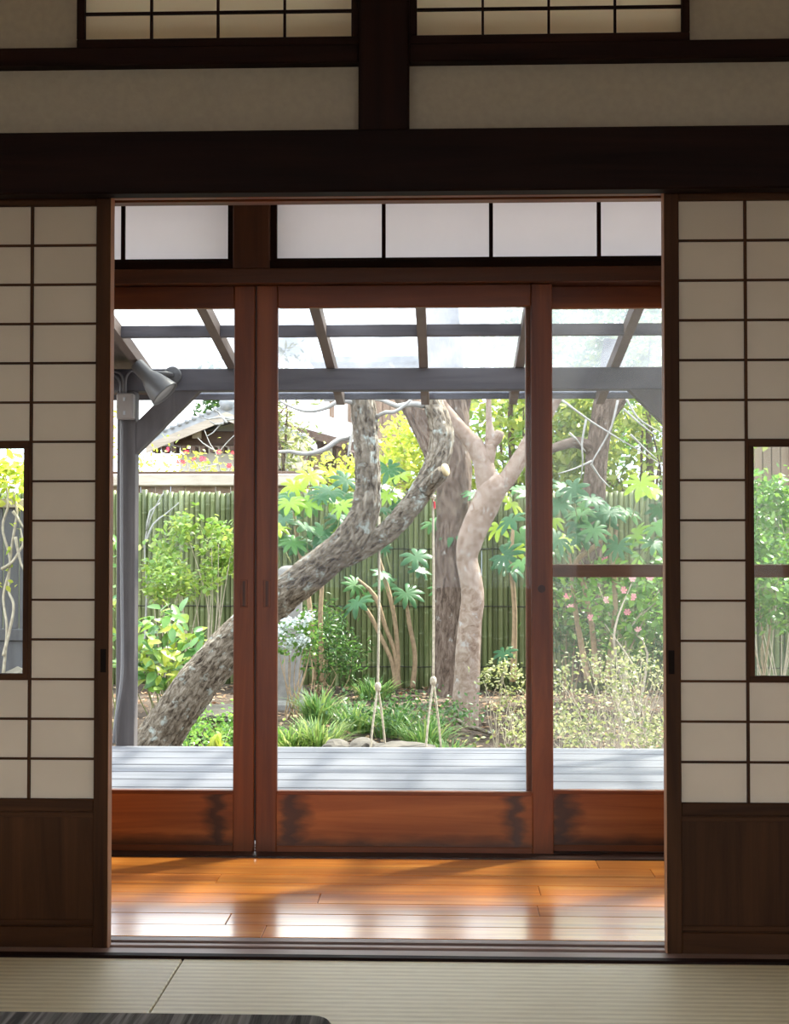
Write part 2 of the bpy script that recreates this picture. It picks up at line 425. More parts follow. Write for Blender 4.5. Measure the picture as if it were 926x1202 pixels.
# ================================================================== STRUCTURE
# ---- room shell
ROOMX0, ROOMX1, ROOMY0 = -2.7, 2.5, -5.2
for nm, m, b_ in (
        ('wall_left', M_wallw, (ROOMX0 - .12, ROOMX0, ROOMY0, 0.14, -0.1, 2.75)),
        ('wall_right', M_wallw, (ROOMX1, ROOMX1 + .12, ROOMY0, 0.14, -0.1, 2.75))):
    tag(box(nm, m, None, *b_, 0), kind='structure')
tag(box('ceiling', M_ceil, None, ROOMX0 - .12, ROOMX1 + .12, ROOMY0 - .12, 0.14, 2.75, 2.83, 0), kind='structure')
wb = thing('wall_back', (0, ROOMY0, 0), kind='structure')
WX0, WX1, WZ0, WZ1 = -2.3, 2.1, 0.3, 2.15
for q in ((ROOMX0 - .12, WX0, -0.1, 2.75), (WX1, ROOMX1 + .12, -0.1, 2.75), (WX0, WX1, -0.1, WZ0), (WX0, WX1, WZ1, 2.75)):
    box('plaster_panel', M_wallw, wb, q[0], q[1], ROOMY0 - .12, ROOMY0, q[2], q[3], 0)
wbk = thing('window_5', (0, ROOMY0 - .06, WZ0), kind='structure')  # added window behind the camera, sized to fill the room with light
for x in (WX0 + .025, (WX0 + WX1) / 2, WX1 - .025): box('stile', M_sho_v, wbk, x - .025, x + .025, ROOMY0 - .08, ROOMY0 - .04, WZ0, WZ1)
for z in (WZ0 + .025, WZ1 - .025): box('rail', M_sho_h, wbk, WX0 + .05, WX1 - .05, ROOMY0 - .08, ROOMY0 - .04, z - .025, z + .025)
for a, c in ((WX0 + .05, -.125), (-.075, WX1 - .05)): box('glass_pane', M_glass, wbk, a, c, ROOMY0 - .063, ROOMY0 - .059, WZ0 + .05, WZ1 - .05, 0)

# ---- tatami floor
fl = thing('floor', (0, -2.5, 0), kind='structure')
SEAM = -0.597
for x0, x1 in ((SEAM - 1.82, SEAM - .0012), (SEAM + .0012, SEAM + 1.82)):
    box('tatami_mat', M_tatami, fl, x0, x1, -0.985, -0.077, -0.055, -0.002, 0.003)
for k in range(4):
    for x0 in (SEAM - 1.82 - .26, SEAM + .0):
        box('tatami_mat', M_tatami, fl, x0 + .001, x0 + 1.818, -0.985 - .91 * (k + 1) + .002, -0.985 - .91 * k - .001, -0.055, -0.002, 0.003)
for x0, x1 in ((ROOMX0, SEAM - 1.82), (SEAM + 1.82, ROOMX1)):
    box('board', M_dark_v, fl, x0, x1, ROOMY0, -0.077, -0.055, -0.002, 0)
box('subfloor', M_dark_h, fl, ROOMX0, ROOMX1, ROOMY0, 1.2, -0.10, -0.056, 0)

# ---- shoji sill (two grooves) between tatami and veranda
sl = thing('trim_1', (0, 0, 0), kind='structure')
for y0, y1, z1, nm, m in ((-0.076, -0.052, 0.004, 'edge_strip', M_dark_h), (-0.052, 0.000, 0.0, 'sill_board', M_sill), (0.000, 0.022, -0.006, 'groove', M_track),
                          (0.022, 0.042, 0.0, 'ridge', M_sill), (0.042, 0.064, -0.006, 'groove', M_track), (0.064, 0.096, 0.0, 'ridge', M_sill), (0.096, 0.100, -0.004, 'groove', M_track)):
    box(nm, m, sl, ROOMX0, ROOMX1, y0, y1, -0.05, z1, 0.001)

# ---- veranda floor: planks along x with butt joints
fv = thing('floor_veranda', (0, 0.55, 0), kind='structure')
NPL = 8; PW = (0.963 - 0.1005) / NPL
for k in range(NPL):
    y0 = 0.1005 + k * PW
    cuts = [-3.2]
    x = -3.2 + random.uniform(.5, 1.9)
    if k == 1: cuts += [-2.5, -0.545, 1.4]
    elif k == 5: cuts += [-1.9, -0.64, 1.2]
    else:
        while x < 3.0:
            cuts.append(x); x += random.uniform(1.7, 2.4)
    cuts.append(3.2)
    for a, c in zip(cuts, cuts[1:]):
        box('plank', M_floor, fv, a + .0006, c - .0006, y0 + .0006, y0 + PW - .0006, -0.03, 0.0 + random.uniform(-.0004, .0004), 0.0015)

# ---- front wall above the shoji
wf = thing('wall_front', (0, 0, 1.77), kind='structure')
box('lintel_beam', M_dark_h, wf, ROOMX0, ROOMX1, -0.06, -0.012, 1.766, 1.912, 0.004)
# head track with two grooves, lit from the veranda
for y0, y1, z0 in ((-0.012, 0.0, 1.775), (0.0, 0.022, 1.790), (0.022, 0.042, 1.775), (0.042, 0.064, 1.790), (0.064, 0.10, 1.775)):
    box('head_track', M_red_h, wf, ROOMX0, ROOMX1, y0, y1, z0, 1.83, 0.001)
box('backing_beam', M_dark_h, wf, ROOMX0, ROOMX1, -0.012, 0.10, 1.83, 1.912, 0.001)
PX0, PX1 = -0.199, -0.080
box('hanging_post', M_dark_v, wf, PX0, PX1, -0.035, 0.09, 1.912, 2.75, 0.004)
RX = {'L': (-0.872, PX0), 'R': (PX1, 0.578)}
for x0, x1 in ((ROOMX0, PX0), (PX1, ROOMX1)):
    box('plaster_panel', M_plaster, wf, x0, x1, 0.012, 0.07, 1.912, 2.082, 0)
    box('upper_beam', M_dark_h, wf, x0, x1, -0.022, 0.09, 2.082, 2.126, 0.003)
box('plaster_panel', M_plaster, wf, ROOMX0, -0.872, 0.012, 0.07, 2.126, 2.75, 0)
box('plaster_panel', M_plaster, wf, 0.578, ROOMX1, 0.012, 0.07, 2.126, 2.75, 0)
box('upper_beam', M_dark_h, wf, ROOMX0, ROOMX1, -0.022, 0.011, 2.56, 2.61, 0.003)
for k, (x0, x1) in enumerate(RX.values()):
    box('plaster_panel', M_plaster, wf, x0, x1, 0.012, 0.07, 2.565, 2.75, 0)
    wz = thing('window_%d' % (k + 1), ((x0 + x1) / 2, 0, 2.126), 'shoji transom of cream paper panes above the lintel', kind='structure')
    side = .018
    box('rail', M_dark_h, wz, x0, x1, -0.012, 0.022, 2.127, 2.148, 0.002)
    box('rail', M_dark_h, wz, x0, x1, -0.012, 0.022, 2.535, 2.559, 0.002)
    for a in (x0, x1 - side): box('stile', M_dark_v, wz, a, a + side, -0.012, 0.022, 2.148, 2.535, 0.002)
    n, xi0, xi1 = 4, x0 + side, x1 - side
    cw = (xi1 - xi0) / n
    rows = 6; rh = (2.535 - 2.148) / rows
    for i in range(n):
        for j in range(rows):
            quad('paper_pane', M_paper2, wz, xi0 + i * cw, xi0 + (i + 1) * cw, 0.0068, 2.148 + j * rh, 2.148 + (j + 1) * rh)
    for i in range(1, n): box('muntin', M_dark_v, wz, xi0 + i * cw - .0028, xi0 + i * cw + .0028, -0.006, 0.0062, 2.148, 2.535, 0)
    for j in range(1, rows): box('muntin', M_dark_h, wz, xi0, xi1, -0.004, 0.0062, 2.148 + j * rh - .0028, 2.148 + j * rh + .0028, 0)
# posts and walls left and right of the shoji run
for x0, x1 in ((ROOMX0, -1.86), (1.60, ROOMX1)):
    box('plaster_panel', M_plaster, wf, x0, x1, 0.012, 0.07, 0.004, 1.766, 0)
for x0 in (-1.86, 1.49): box('post', M_dark_v, wf, x0, x0 + .105, -0.03, 0.10, 0.004, 1.766, 0.004)

# ---- shoji sliding doors with a glass light
SJ = dict(z0=0.347, z1=1.752, rows=15, st=.034, cols=6, cw=.155)
def shoji(n, x0, flip, label):
    W = 2 * SJ['st'] + SJ['cols'] * SJ['cw']; x1 = x0 + W
    d = thing('door_%d' % n, ((x0 + x1) / 2, .011, 0), label, kind='structure')
    Y0, Y1 = -0.0045, 0.0205
    st = SJ['st']; z0, z1 = SJ['z0'], SJ['z1']; rh = (z1 - z0) / SJ['rows']; xi = x0 + st; cw = SJ['cw']
    box('stile', M_sho_v, d, x0, x0 + st, Y0, Y1, -0.004, 1.786, 0.002)
    box('stile', M_sho_v, d, x1 - st, x1, Y0, Y1, -0.004, 1.786, 0.002)
    box('top_rail', M_sho_h, d, xi, x1 - st, Y0 + .001, Y1, z1, 1.786, 0.002)
    box('middle_rail', M_sho_h, d, xi, x1 - st, Y0 + .001, Y1, 0.318, z0, 0.002)
    box('bottom_rail', M_sho_h, d, xi, x1 - st, Y0 + .001, Y1, -0.004, 0.048, 0.002)
    box('wainscot_board', M_sho_v, d, xi, x1 - st, 0.006, 0.014, 0.048, 0.318, 0)
    for z in (0.303, 0.052): box('bead', M_sho_h, d, xi, x1 - st, 0.002, 0.006, z, z + .011, 0.001)
    wr0, wr1 = 3, 9                                       # rows taken by the glass light
    for c in range(SJ['cols']):
        for r in range(SJ['rows']):
            if 0 < c < SJ['cols'] - 1 and wr0 <= r < wr1: continue
            quad('paper_pane', M_paper, d, xi + c * cw, xi + (c + 1) * cw, 0.0068, z0 + r * rh, z0 + (r + 1) * rh)
    t = .0032
    for c in range(1, SJ['cols']):
        x = xi + c * cw
        if 1 < c < SJ['cols'] - 1:
            for a, b_ in ((z0, z0 + wr0 * rh), (z0 + wr1 * rh, z1)): box('muntin', M_sho_v, d, x - t, x + t, -0.002, 0.0063, a, b_, 0)
        else: box('muntin', M_sho_v, d, x - t, x + t, -0.002, 0.0063, z0, z1, 0)
    for r in range(1, SJ['rows']):
        z = z0 + r * rh
        segs = ((xi, xi + cw), (xi + (SJ['cols'] - 1) * cw, x1 - st)) if wr0 < r < wr1 else ((xi, x1 - st),)
        for a, b_ in segs: box('muntin', M_sho_h, d, a, b_, -0.001, 0.0062, z - .0026, z + .0026, 0)
    gx0, gx1, gz0, gz1 = xi + cw, xi + (SJ['cols'] - 1) * cw, z0 + wr0 * rh, z0 + wr1 * rh
    fr = .016
    for a, b_ in ((gx0 + t, gx0 + fr), (gx1 - fr, gx1 - t)): box('window_frame', M_sho_v, d, a, b_, Y0 + .001, 0.012, gz0, gz1, 0.001)
    for a, b_ in ((gz0, gz0 + fr - .003), (gz1 - fr, gz1)): box('window_frame', M_sho_h, d, gx0 + t, gx1 - t, Y0, 0.0125, a, b_, 0.001)
    box('glass_pane', M_glass, d, gx0 + fr, gx1 - fr, 0.004, 0.006, gz0 + fr - .003, gz1 - fr, 0)
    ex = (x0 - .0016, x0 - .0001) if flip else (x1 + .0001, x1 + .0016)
    box('edge_strip', M_edge, d, ex[0], ex[1], Y0 + .002, Y1 + .010, -0.003, 1.785, 0)  # pale strip carrying the light on the stile's side face
    px = (x0 + .012) if flip else (x1 - .012)
    m = MB().box(px - .007, px + .007, Y0 - .0006, Y0 + .001, 0.645, 0.700, .0005); m.build('finger_pull', M_black, d)
    return d
SW = 2 * SJ['st'] + SJ['cols'] * SJ['cw']
shoji(1, -0.790 - SW, False, 'paper shoji door with a glass light, sliding away from the outdoor lamp side')
shoji(2, 0.517, True, 'paper shoji door whose glass light shows the insect screen rail')

# ---- outer wall of the veranda: sill, glass doors, transom
wo = thing('wall_outer', (0, 1.05, 0), kind='structure')
for y0, y1, z1 in ((0.9635, 1.028, 0.005), (1.028, 1.032, 0.004), (1.032, 1.058, -0.004), (1.058, 1.074, 0.004), (1.074, 1.100, -0.004), (1.100, 1.114, 0.004), (1.114, 1.136, -0.004), (1.136, 1.20, 0.004)):
    box('sill', M_track, wo, -3.2, 3.2, y0, y1, -0.05, z1, 0.0015)
box('door_head_beam', M_brn_h, wo, -3.2, 3.2, 0.998, 1.16, 1.752, 1.800, 0.003)
for x0, x1 in ((-3.2, -0.650), (-0.536, 3.2)):
    box('transom_ledge', M_dark_h, wo, x0, x1, 1.005, 1.16, 1.800, 1.826, 0.002)
box('transom_post', M_brn_v, wo, -0.650, -0.536, 1.002, 1.16, 1.800, 2.42, 0.003)
box('upper_board', M_dark_h, wo, -3.2, 3.2, 1.01, 1.16, 2.14, 2.42, 0)
box('outer_cladding', M_grey_h, wo, -3.2, 3.2, 1.162, 1.20, 2.13, 3.0, 0)
for x0, x1 in ((-3.2, -2.445), (2.10, 3.2)): box('plaster_panel', M_plaster, wo, x0, x1, 1.02, 1.15, 0.006, 1.751, 0)
tag(box('ceiling_veranda', M_wallw, None, -3.2, 3.2, 0.07, 1.2, 2.42, 2.47, 0), kind='structure')
for x in (-3.2, 3.08): tag(box('wall_veranda_end', M_plaster, None, x, x + .12, 0.1, 1.0, 0.0005, 2.42, 0), kind='structure')
for k, (a, c, pw) in enumerate(((-3.2 + .0, -0.650, None), (-0.536, 3.2, None))):
    wz = thing('window_%d' % (k + 3), ((a + c) / 2, 1.05, 1.826), 'frosted transom above the glass doors, ' + ('short side' if k == 0 else 'long side'), kind='structure')
    xs = [-0.668 - .329 * i for i in range(8)][::-1] if k == 0 else [-0.516 + .3315 * i for i in range(12)]
    xs = [x for x in xs if -3.2 <= x <= 3.2]
    edge = (-0.650, -0.668) if k == 0 else (-0.536, -0.516)
    box('stile', M_dark_v, wz, min(edge), max(edge), 1.018, 1.05, 1.826, 2.14, 0.001)
    for i in range(len(xs) - 1):
        quad('frosted_pane', M_frost, wz, xs[i] + .0001, xs[i + 1] - .0001, 1.035, 1.832, 2.135)
        if 0 < i: box('muntin', M_dark_v, wz, xs[i] - .006, xs[i] + .006, 1.02, 1.033, 1.832, 2.135, 0.001)
    box('rail', M_dark_h, wz, xs[0], xs[-1], 1.018, 1.05, 1.826, 1.8345, 0.001)

def glass_door(n, x0, x1, y, pull, label):
    d = thing('door_%d' % n, ((x0 + x1) / 2, y + .014, 0), label, kind='structure')
    s, Y0, Y1 = .065, y, y + .028
    for a in (x0, x1 - s): box('stile', M_red_v, d, a, a + s, Y0, Y1, 0.0, 1.752, 0.003)
    box('top_rail', M_red_h, d, x0 + s, x1 - s, Y0 + .001, Y1 - .001, 1.683, 1.752, 0.003)
    box('bottom_rail', M_red_h, d, x0 + s, x1 - s, Y0 + .001, Y1 - .001, 0.0, 0.022, 0.002)
    box('kick_board', M_stain, d, x0 + s, x1 - s, Y0 + .004, Y1 - .006, 0.022, 0.178, 0)
    box('glazing_bead', M_red_h, d, x0 + s, x1 - s, Y0 + .001, Y1 - .001, 0.178, 0.190, 0.002)
    box('glass_pane', M_glass, d, x0 + s, x1 - s, y + .012, y + .015, 0.190, 1.683, 0)
    if pull is not None:
        p = thing_part('finger_pull', d, (pull, Y0, .80))
        for a, b_ in ((-.012, -.008), (.008, .012)): box('rim', M_red_v, p, pull + a, pull + b_, Y0 - .0025, Y0 + .001, .757, .835, 0.0008)
        for a, b_ in ((.835, .839), (.753, .757)): box('rim', M_red_h, p, pull - .012, pull + .012, Y0 - .0025, Y0 + .001, a, b_, 0.0008)
        box('recess', M_brn_v, p, pull - .004, pull + .004, Y0 - .0008, Y0 + .001, .757, .835, 0)
    return d
def thing_part(name, parent, loc):
    o = bpy.data.objects.new(name, None); COL.objects.link(o); o.parent = parent
    o.location = Vector(loc) - worg(parent); o.empty_display_size = .02
    return o
dl = glass_door(3, -1.498, -0.5845, 1.030, -0.617, 'cedar glass sliding door closed against its neighbour, by the outdoor lamp post')
dm = glass_door(4, -0.579, 0.335, 1.030, -0.546, 'cedar glass sliding door through which the swing ropes are seen')
box('meeting_strip', M_track, dl, -0.5844, -0.5791, 1.044, 1.056, 0.035, 1.752, 0)
m = MB().tube([(0.300, 1.0275, 0.812), (0.300, 1.031, 0.812)], .012, 16); m.build('round_recess', M_brn_v, dm)
glass_door(5, 0.255, 1.170, 1.072, None, 'cedar glass sliding door on the outer track, in front of the insect screen')
glass_door(6, -2.41, -1.433, 1.072, None, 'cedar glass sliding door at the far end of the veranda, behind the shoji')
glass_door(7, 1.105, 2.02, 1.030, None, 'cedar glass sliding door behind the shoji with the screen rail')
sc = thing('door_8', (.71, 1.125, 0), 'insect screen door with a brown middle rail behind the outer glass door', kind='structure')
M_scr_h = wood('screen_frame_wood', [(0.3, (0.16, 0.08, 0.055)), (0.7, (0.28, 0.15, 0.10))], H3, 0.5, 0.1, 0.05)
for a in (0.262, 1.165): box('stile', M_scr_h, sc, a, a + .05, 1.115, 1.135, 0, 1.752, 0.002)
for z0, z1 in ((0, .17), (1.70, 1.752)): box('rail', M_scr_h, sc, .312, 1.165, 1.115, 1.135, z0, z1, 0.002)
zr = (at(710, 663, 1.12).z + at(710, 677, 1.12).z) / 2
box('middle_rail', M_scr_h, sc, .312, 1.165, 1.115, 1.135, zr - .020, zr + .020, 0.002)
for z0, z1 in ((.17, zr - .020), (zr + .020, 1.70)): quad('mesh', M_mesh, sc, .312, 1.165, 1.1245, z0, z1)

# ================================================================== GARDEN
def smooth01(t): t = max(0., min(1., t)); return t * t * (3 - 2 * t)
def gz(x, y):
    """height of the garden ground"""
    h = -0.78 + 0.33 * smooth01((y - 4.6) / 3.2)
    h += 0.05 * noise.noise(Vector((x * .6, y * .6, 0))) + 0.018 * noise.noise(Vector((x * 2.3, y * 2.3, 3)))
    return h

def soil():
    m, n, l, b = mat_new('garden_soil')
    mp = coords(n, l, (1, 1, 1), False)
    a = n.new('ShaderNodeTexNoise'); a.inputs['Scale'].default_value = 2.0; a.inputs['Detail'].default_value = 6
    c = n.new('ShaderNodeTexNoise'); c.inputs['Scale'].default_value = 38; c.inputs['Detail'].default_value = 5
    l.new(mp.outputs[0], a.inputs['Vector']); l.new(mp.outputs[0], c.inputs['Vector'])
    r = ramp(n, [(0.35, (0.04, 0.029, 0.022)), (0.55, (0.095, 0.073, 0.057)), (0.72, (0.19, 0.155, 0.125))])
    ad = n.new('ShaderNodeMath'); ad.operation = 'MULTIPLY_ADD'; ad.inputs[1].default_value = 0.5
    s2 = n.new('ShaderNodeMath'); s2.operation = 'MULTIPLY'; s2.inputs[1].default_value = 0.5
    l.new(a.outputs['Fac'], s2.inputs[0]); l.new(c.outputs['Fac'], ad.inputs[0]); l.new(s2.outputs[0], ad.inputs[2])
    l.new(ad.outputs[0], r.inputs['Fac']); l.new(r.outputs[0], b.inputs['Base Color'])
    b.inputs['Roughness'].default_value = 0.95; b.inputs['Specular IOR Level'].default_value = 0.1
    bp = n.new('ShaderNodeBump'); bp.inputs['Distance'].default_value = 0.03; l.new(c.outputs['Fac'], bp.inputs['Height']); l.new(bp.outputs[0], b.inputs['Normal'])
    return m
M_soil = soil()
nx, ny = 90, 110
gx = np.linspace(-9, 9, nx); gy = np.concatenate([np.linspace(1.21, 4, 12)[:-1], np.linspace(4, 24, ny - 11)])
Vg = [(x, y, gz(x, y)) for y in gy for x in gx]
Fg = [(j * nx + i, j * nx + i + 1, (j + 1) * nx + i + 1, (j + 1) * nx + i) for j in range(ny - 1) for i in range(nx - 1)]
tag(link('ground', new_mesh('ground', Vg, Fg, M_soil, True)), kind='structure')
tag(box('ground_beyond', M_soil, None, -70, 70, -60, 90, -1.3, -0.95, 0), kind='structure')

# ---- deck
DZ = -0.08
dk = thing('deck', (0, 2.5, -.8), 'silvery grey plank deck outside the glass doors', 'deck')
DW = .205; NP = 13; DY1 = 3.885
for k in range(NP):
    y1 = DY1 - k * DW; y0 = y1 - DW + .017
    if y0 < 1.21: break
    cuts = [-3.4, 3.4]
    for a, c in zip(cuts, cuts[1:]):
        box('plank', M_deck, dk, a + .002, c - .002, y0, y1, DZ - .03, DZ + random.uniform(-.001, .001), 0.004)
for y in (1.5, 2.6, 3.7): box('joist', M_grey_h, dk, -3.4, 3.4, y - .04, y + .04, DZ - .14, DZ - .0315, 0)
for x in (-3.0, -1.0, 1.0, 3.0):
    for y in (1.5, 2.6, 3.7): box('footing', M_grey_v, dk, x - .045, x + .045, y - .045, y + .045, -0.95, DZ - .14, 0)

# ---- pergola with milky roof
YB = 3.90                                                  # front face of the eaves beam
pg = thing('pergola', (0, 4, -.8), 'grey painted timber pergola with milky roof sheets above the deck', 'pergola')
zb0, zb1 = at(400, 458, YB).z, at(400, 432, YB).z
xpL0, xpL1 = at(136.5, 700, YB).x, at(158, 700, YB).x
pw = xpL1 - xpL0
xpR0 = at(818, 700, YB).x
box('post', M_grey_v, pg, xpL0, xpL1, YB, YB + .09, -0.85, zb0, 0.004)
box('post', M_grey_v, pg, xpR0, xpR0 + pw, YB, YB + .09, -0.85, zb0, 0.004)
box('eaves_beam', M_grey_h, pg, xpL0 - 1.0, 3.3, YB, YB + .09, zb0, zb1, 0.004)
def brace(xs, zlow, xe, flip):
    s = -1 if flip else 1
    w = .115
    # parallelogram in the plane of the beam
    pts = [(xs, YB + .008, zlow - w * 1.41), (xs, YB + .008, zlow), (xe - s * w * 1.41, YB + .008, zb0), (xe, YB + .008, zb0)]
    MB().prism(pts if not flip else pts[::-1], (0, .074, 0)).build('brace', M_grey_v, pg)
zl = at(163, 497, YB).z
xe = at(233, 459, YB).x
brace(xpL1, zb0 - (xe - xpL1) + .163 + 0.0, xe, False)
brace(xpR0, zb0 - (xpR0 - at(738, 455, YB).x) + .163, at(738, 455, YB).x, True)
SL = math.tan(math.radians(9.4))
def roofz(y): return zb1 + (YB - y) * SL                   # underside of the rafters
RXs = [at(px, 430, YB).x for px in (164, 272, 388, 497, 610, 722, 834, 946)]
RXs = [RXs[0] - .5 * 2, RXs[0] - .5] + RXs + [RXs[-1] + .49]
YR1 = 4.62
for x in RXs:
    a, b_ = (x, 1.21, roofz(1.21) + .03), (x, YR1, roofz(YR1) + .03)
    m = MB().bar(a, b_, .045, .06); m.build('rafter', M_grey_y, pg)
for y in (3.40, 2.82, 2.24, 1.66):
    for xa, xb in zip(RXs, RXs[1:]):
        box('batten', M_grey_h, pg, xa + .0226, xb - .0226, y - .022, y + .022, roofz(y) + .004, roofz(y) + .058, 0.001)
box('eaves_fascia', M_grey_h, pg, RXs[0] - .03, RXs[-1] + .03, YR1, YR1 + .025, at(463, 468.5, YR1).z, at(463, 455, YR1).z + .04, 0.002)
tz = .063
for xa, xb in zip(RXs[2:], RXs[3:]):
    MB().prism([(xa + .002, 1.205, roofz(1.205) + tz), (xb - .002, 1.205, roofz(1.205) + tz), (xb - .002, YR1 + .06, roofz(YR1 + .06) + tz), (xa + .002, YR1 + .06, roofz(YR1 + .06) + tz)], (0, 0, .004)).build('roof_sheet', M_poly, pg)
for xa, xb in zip(RXs[:2], RXs[1:3]):
    for k in range(6):
        ya, yb = 1.21 + k * .575, 1.21 + (k + 1) * .575 - .006
        MB().prism([(xa + .002, ya, roofz(ya) + tz), (xb - .002, ya, roofz(ya) + tz), (xb - .002, yb, roofz(yb) + tz), (xa + .002, yb, roofz(yb) + tz)], (0, 0, .018)).build('roof_board', M_grey_y, pg)
# side girder running back to the house, under the end rafter
xg = at(150, 430, YB).x
MB().prism([(xg - .14, 1.21, roofz(1.21) - .002), (xg - .14, YB - .002, roofz(YB) - .002), (xg - .14, YB - .002, zb0 + .02), (xg - .14, 1.21, roofz(1.21) - .30)], (.045, 0, 0)).build('side_girder', M_grey_y, pg)

# ---- outdoor lamp, switch box and conduits on the post
M_lamp = plain('grey_lamp_enamel', (0.12, 0.118, 0.118), 0.38, spec=0.5)
M_lens = plain('lamp_lens', (0.42, 0.42, 0.42), 0.15)
lp = thing('floodlight', at(205, 443, YB - .02), 'grey bell shaped outdoor spotlight tilted downward on the pergola beam', 'lamp')
YL = YB - .14
p0, p1 = at(160, 427, YL + .0), at(194, 463, YL - .012)
ax = (p1 - p0)
def lathe_axis(name, mat, p, d, prof, parent, seg=28):
    """prof: list of (t along d, radius)"""
    mb = MB(); d = Vector(d); L = d.length; dn = d.normalized(); u = dn.orthogonal().normalized(); w = dn.cross(u)
    for t, r in prof:
        for j in range(seg):
            a = 2 * math.pi * j / seg
            mb.v.append(tuple(Vector(p) + dn * (t * L) + u * (r * math.cos(a)) + w * (r * math.sin(a))))
    for i in range(len(prof) - 1):
        for j in range(seg):
            k = (j + 1) % seg; mb.f.append((i * seg + j, i * seg + k, (i + 1) * seg + k, (i + 1) * seg + j))
    mb.f.append(tuple(range(seg - 1, -1, -1))); mb.f.append(tuple(range((len(prof) - 1) * seg, len(prof) * seg)))
    return mb.build(name, mat, parent, True)
lathe_axis('housing', M_lamp, p0, ax, [(-.02, .018), (0, .033), (.03, .036), (.38, .038), (.46, .046), (.60, .058), (.80, .070), (.97, .079), (1.0, .080), (1.0, .074), (.94, .070)], lp)
lathe_axis('lens', M_lens, p0 + ax * .95, ax * .05, [(0, .071), (.2, .069)], lp)
bp_ = at(203, 441, YB)
lathe_axis('mounting_plate', M_lamp, bp_ + Vector((0, -.022, 0)), (0, .021, 0), [(0, .040), (.3, .046), (1, .046)], lp)
MB().tube([bp_ + Vector((0, -.02, 0)), bp_ + Vector((-.02, -.07, .004)), p0 + ax * .3 + Vector((.0, .02, .0))], .011, 10, .02).build('swivel_arm', M_lamp, lp, True)
M_cable = plain('grey_conduit', (0.22, 0.215, 0.22), 0.5)
M_box = plain('beige_switch_box', (0.28, 0.24, 0.215), 0.5)
q0, q1 = at(136.3, 492, YB - .06), at(156, 461.5, YB - .06)
jb = thing('switch_box', (q0.x, YB, q0.z), 'small beige electrical box fixed to the pergola post', 'electrical box')
box('case', M_box, jb, q0.x, q1.x, YB - .06, YB - .0005, q0.z, q1.z, 0.006)
cxm = (q0.x + q1.x) / 2
box('cover', M_box, jb, q0.x + .006, q1.x - .006, YB - .064, YB - .0602, q0.z + .006, q1.z - .006, 0.002)
for dz in (.035, -.035): box('knob', M_lens, jb, cxm - .006, cxm + .006, YB - .068, YB - .0642, (q0.z + q1.z) / 2 + dz - .010, (q0.z + q1.z) / 2 + dz + .010, 0.002)
Yc = YB - .025
def conduit(pts, r, label, Y=Yc, step=.015, end=None):
    P = [at(x, y, Y) for x, y in pts]
    if end is not None: P.append(end)
    return tag(MB().tube(P, r, 10, step).build('conduit', M_cable, None, True), label, 'cable', 'conduits around the switch box')
conduit([(100, 435.5), (120, 436), (136, 436.5), (142, 440), (144.5, 447), (144.8, 461)], .0055, 'upper grey conduit bending over into the switch box')
conduit([(100, 438.5), (120, 439), (133, 440), (138, 444), (141, 450), (141.3, 461)], .0055, 'lower grey conduit bending over into the switch box')
conduit([(147.8, 461), (147.6, 449), (149, 441), (154, 435.5), (158, 436.5), (166, 445)], .0055, 'grey cable looping from the switch box up to the spotlight')
conduit([(142.5, 493), (142.5, 560), (142.5, 640), (143, 700), (143.5, 760), (143, 790), (141, 812), (137, 835), (134.5, 855), (133.5, 872)], .0075, 'grey conduit running down the pergola post to the deck', step=.04)

# ---- leaf machinery
def frames(nrm, seed_dir):
    nrm = nrm / np.linalg.norm(nrm, axis=1, keepdims=True)
    t = seed_dir - nrm * np.sum(seed_dir * nrm, axis=1, keepdims=True)
    t /= np.linalg.norm(t, axis=1, keepdims=True) + 1e-9
    return nrm, t, np.cross(t, nrm)

T_SMALL = (np.array([(0, 0, 0), (.27, .45, .06), (0, 1, -.06), (-.27, .45, .06)]), [(0, 1, 2), (0, 2, 3)])
T_NARROW = (np.array([(0, 0, 0), (.14, .45, .03), (0, 1, -.12), (-.14, .45, .03)]), [(0, 1, 2), (0, 2, 3)])
T_OVAL = (np.array([(0, 0, 0), (.22, .25, .05), (.27, .55, .04), (0, 1, -.08), (-.27, .55, .04), (-.22, .25, .05), (0, .5, 0)]),
          [(0, 1, 6), (1, 2, 6), (2, 3, 6), (3, 4, 6), (4, 5, 6), (5, 0, 6)])
T_ROUND = (np.array([(.5 * math.cos(a), .5 + .5 * math.sin(a), 0.08 * math.cos(2 * a)) for a in np.linspace(0, 2 * math.pi, 7)[:-1]]), [(0, 1, 2, 3, 4, 5)])

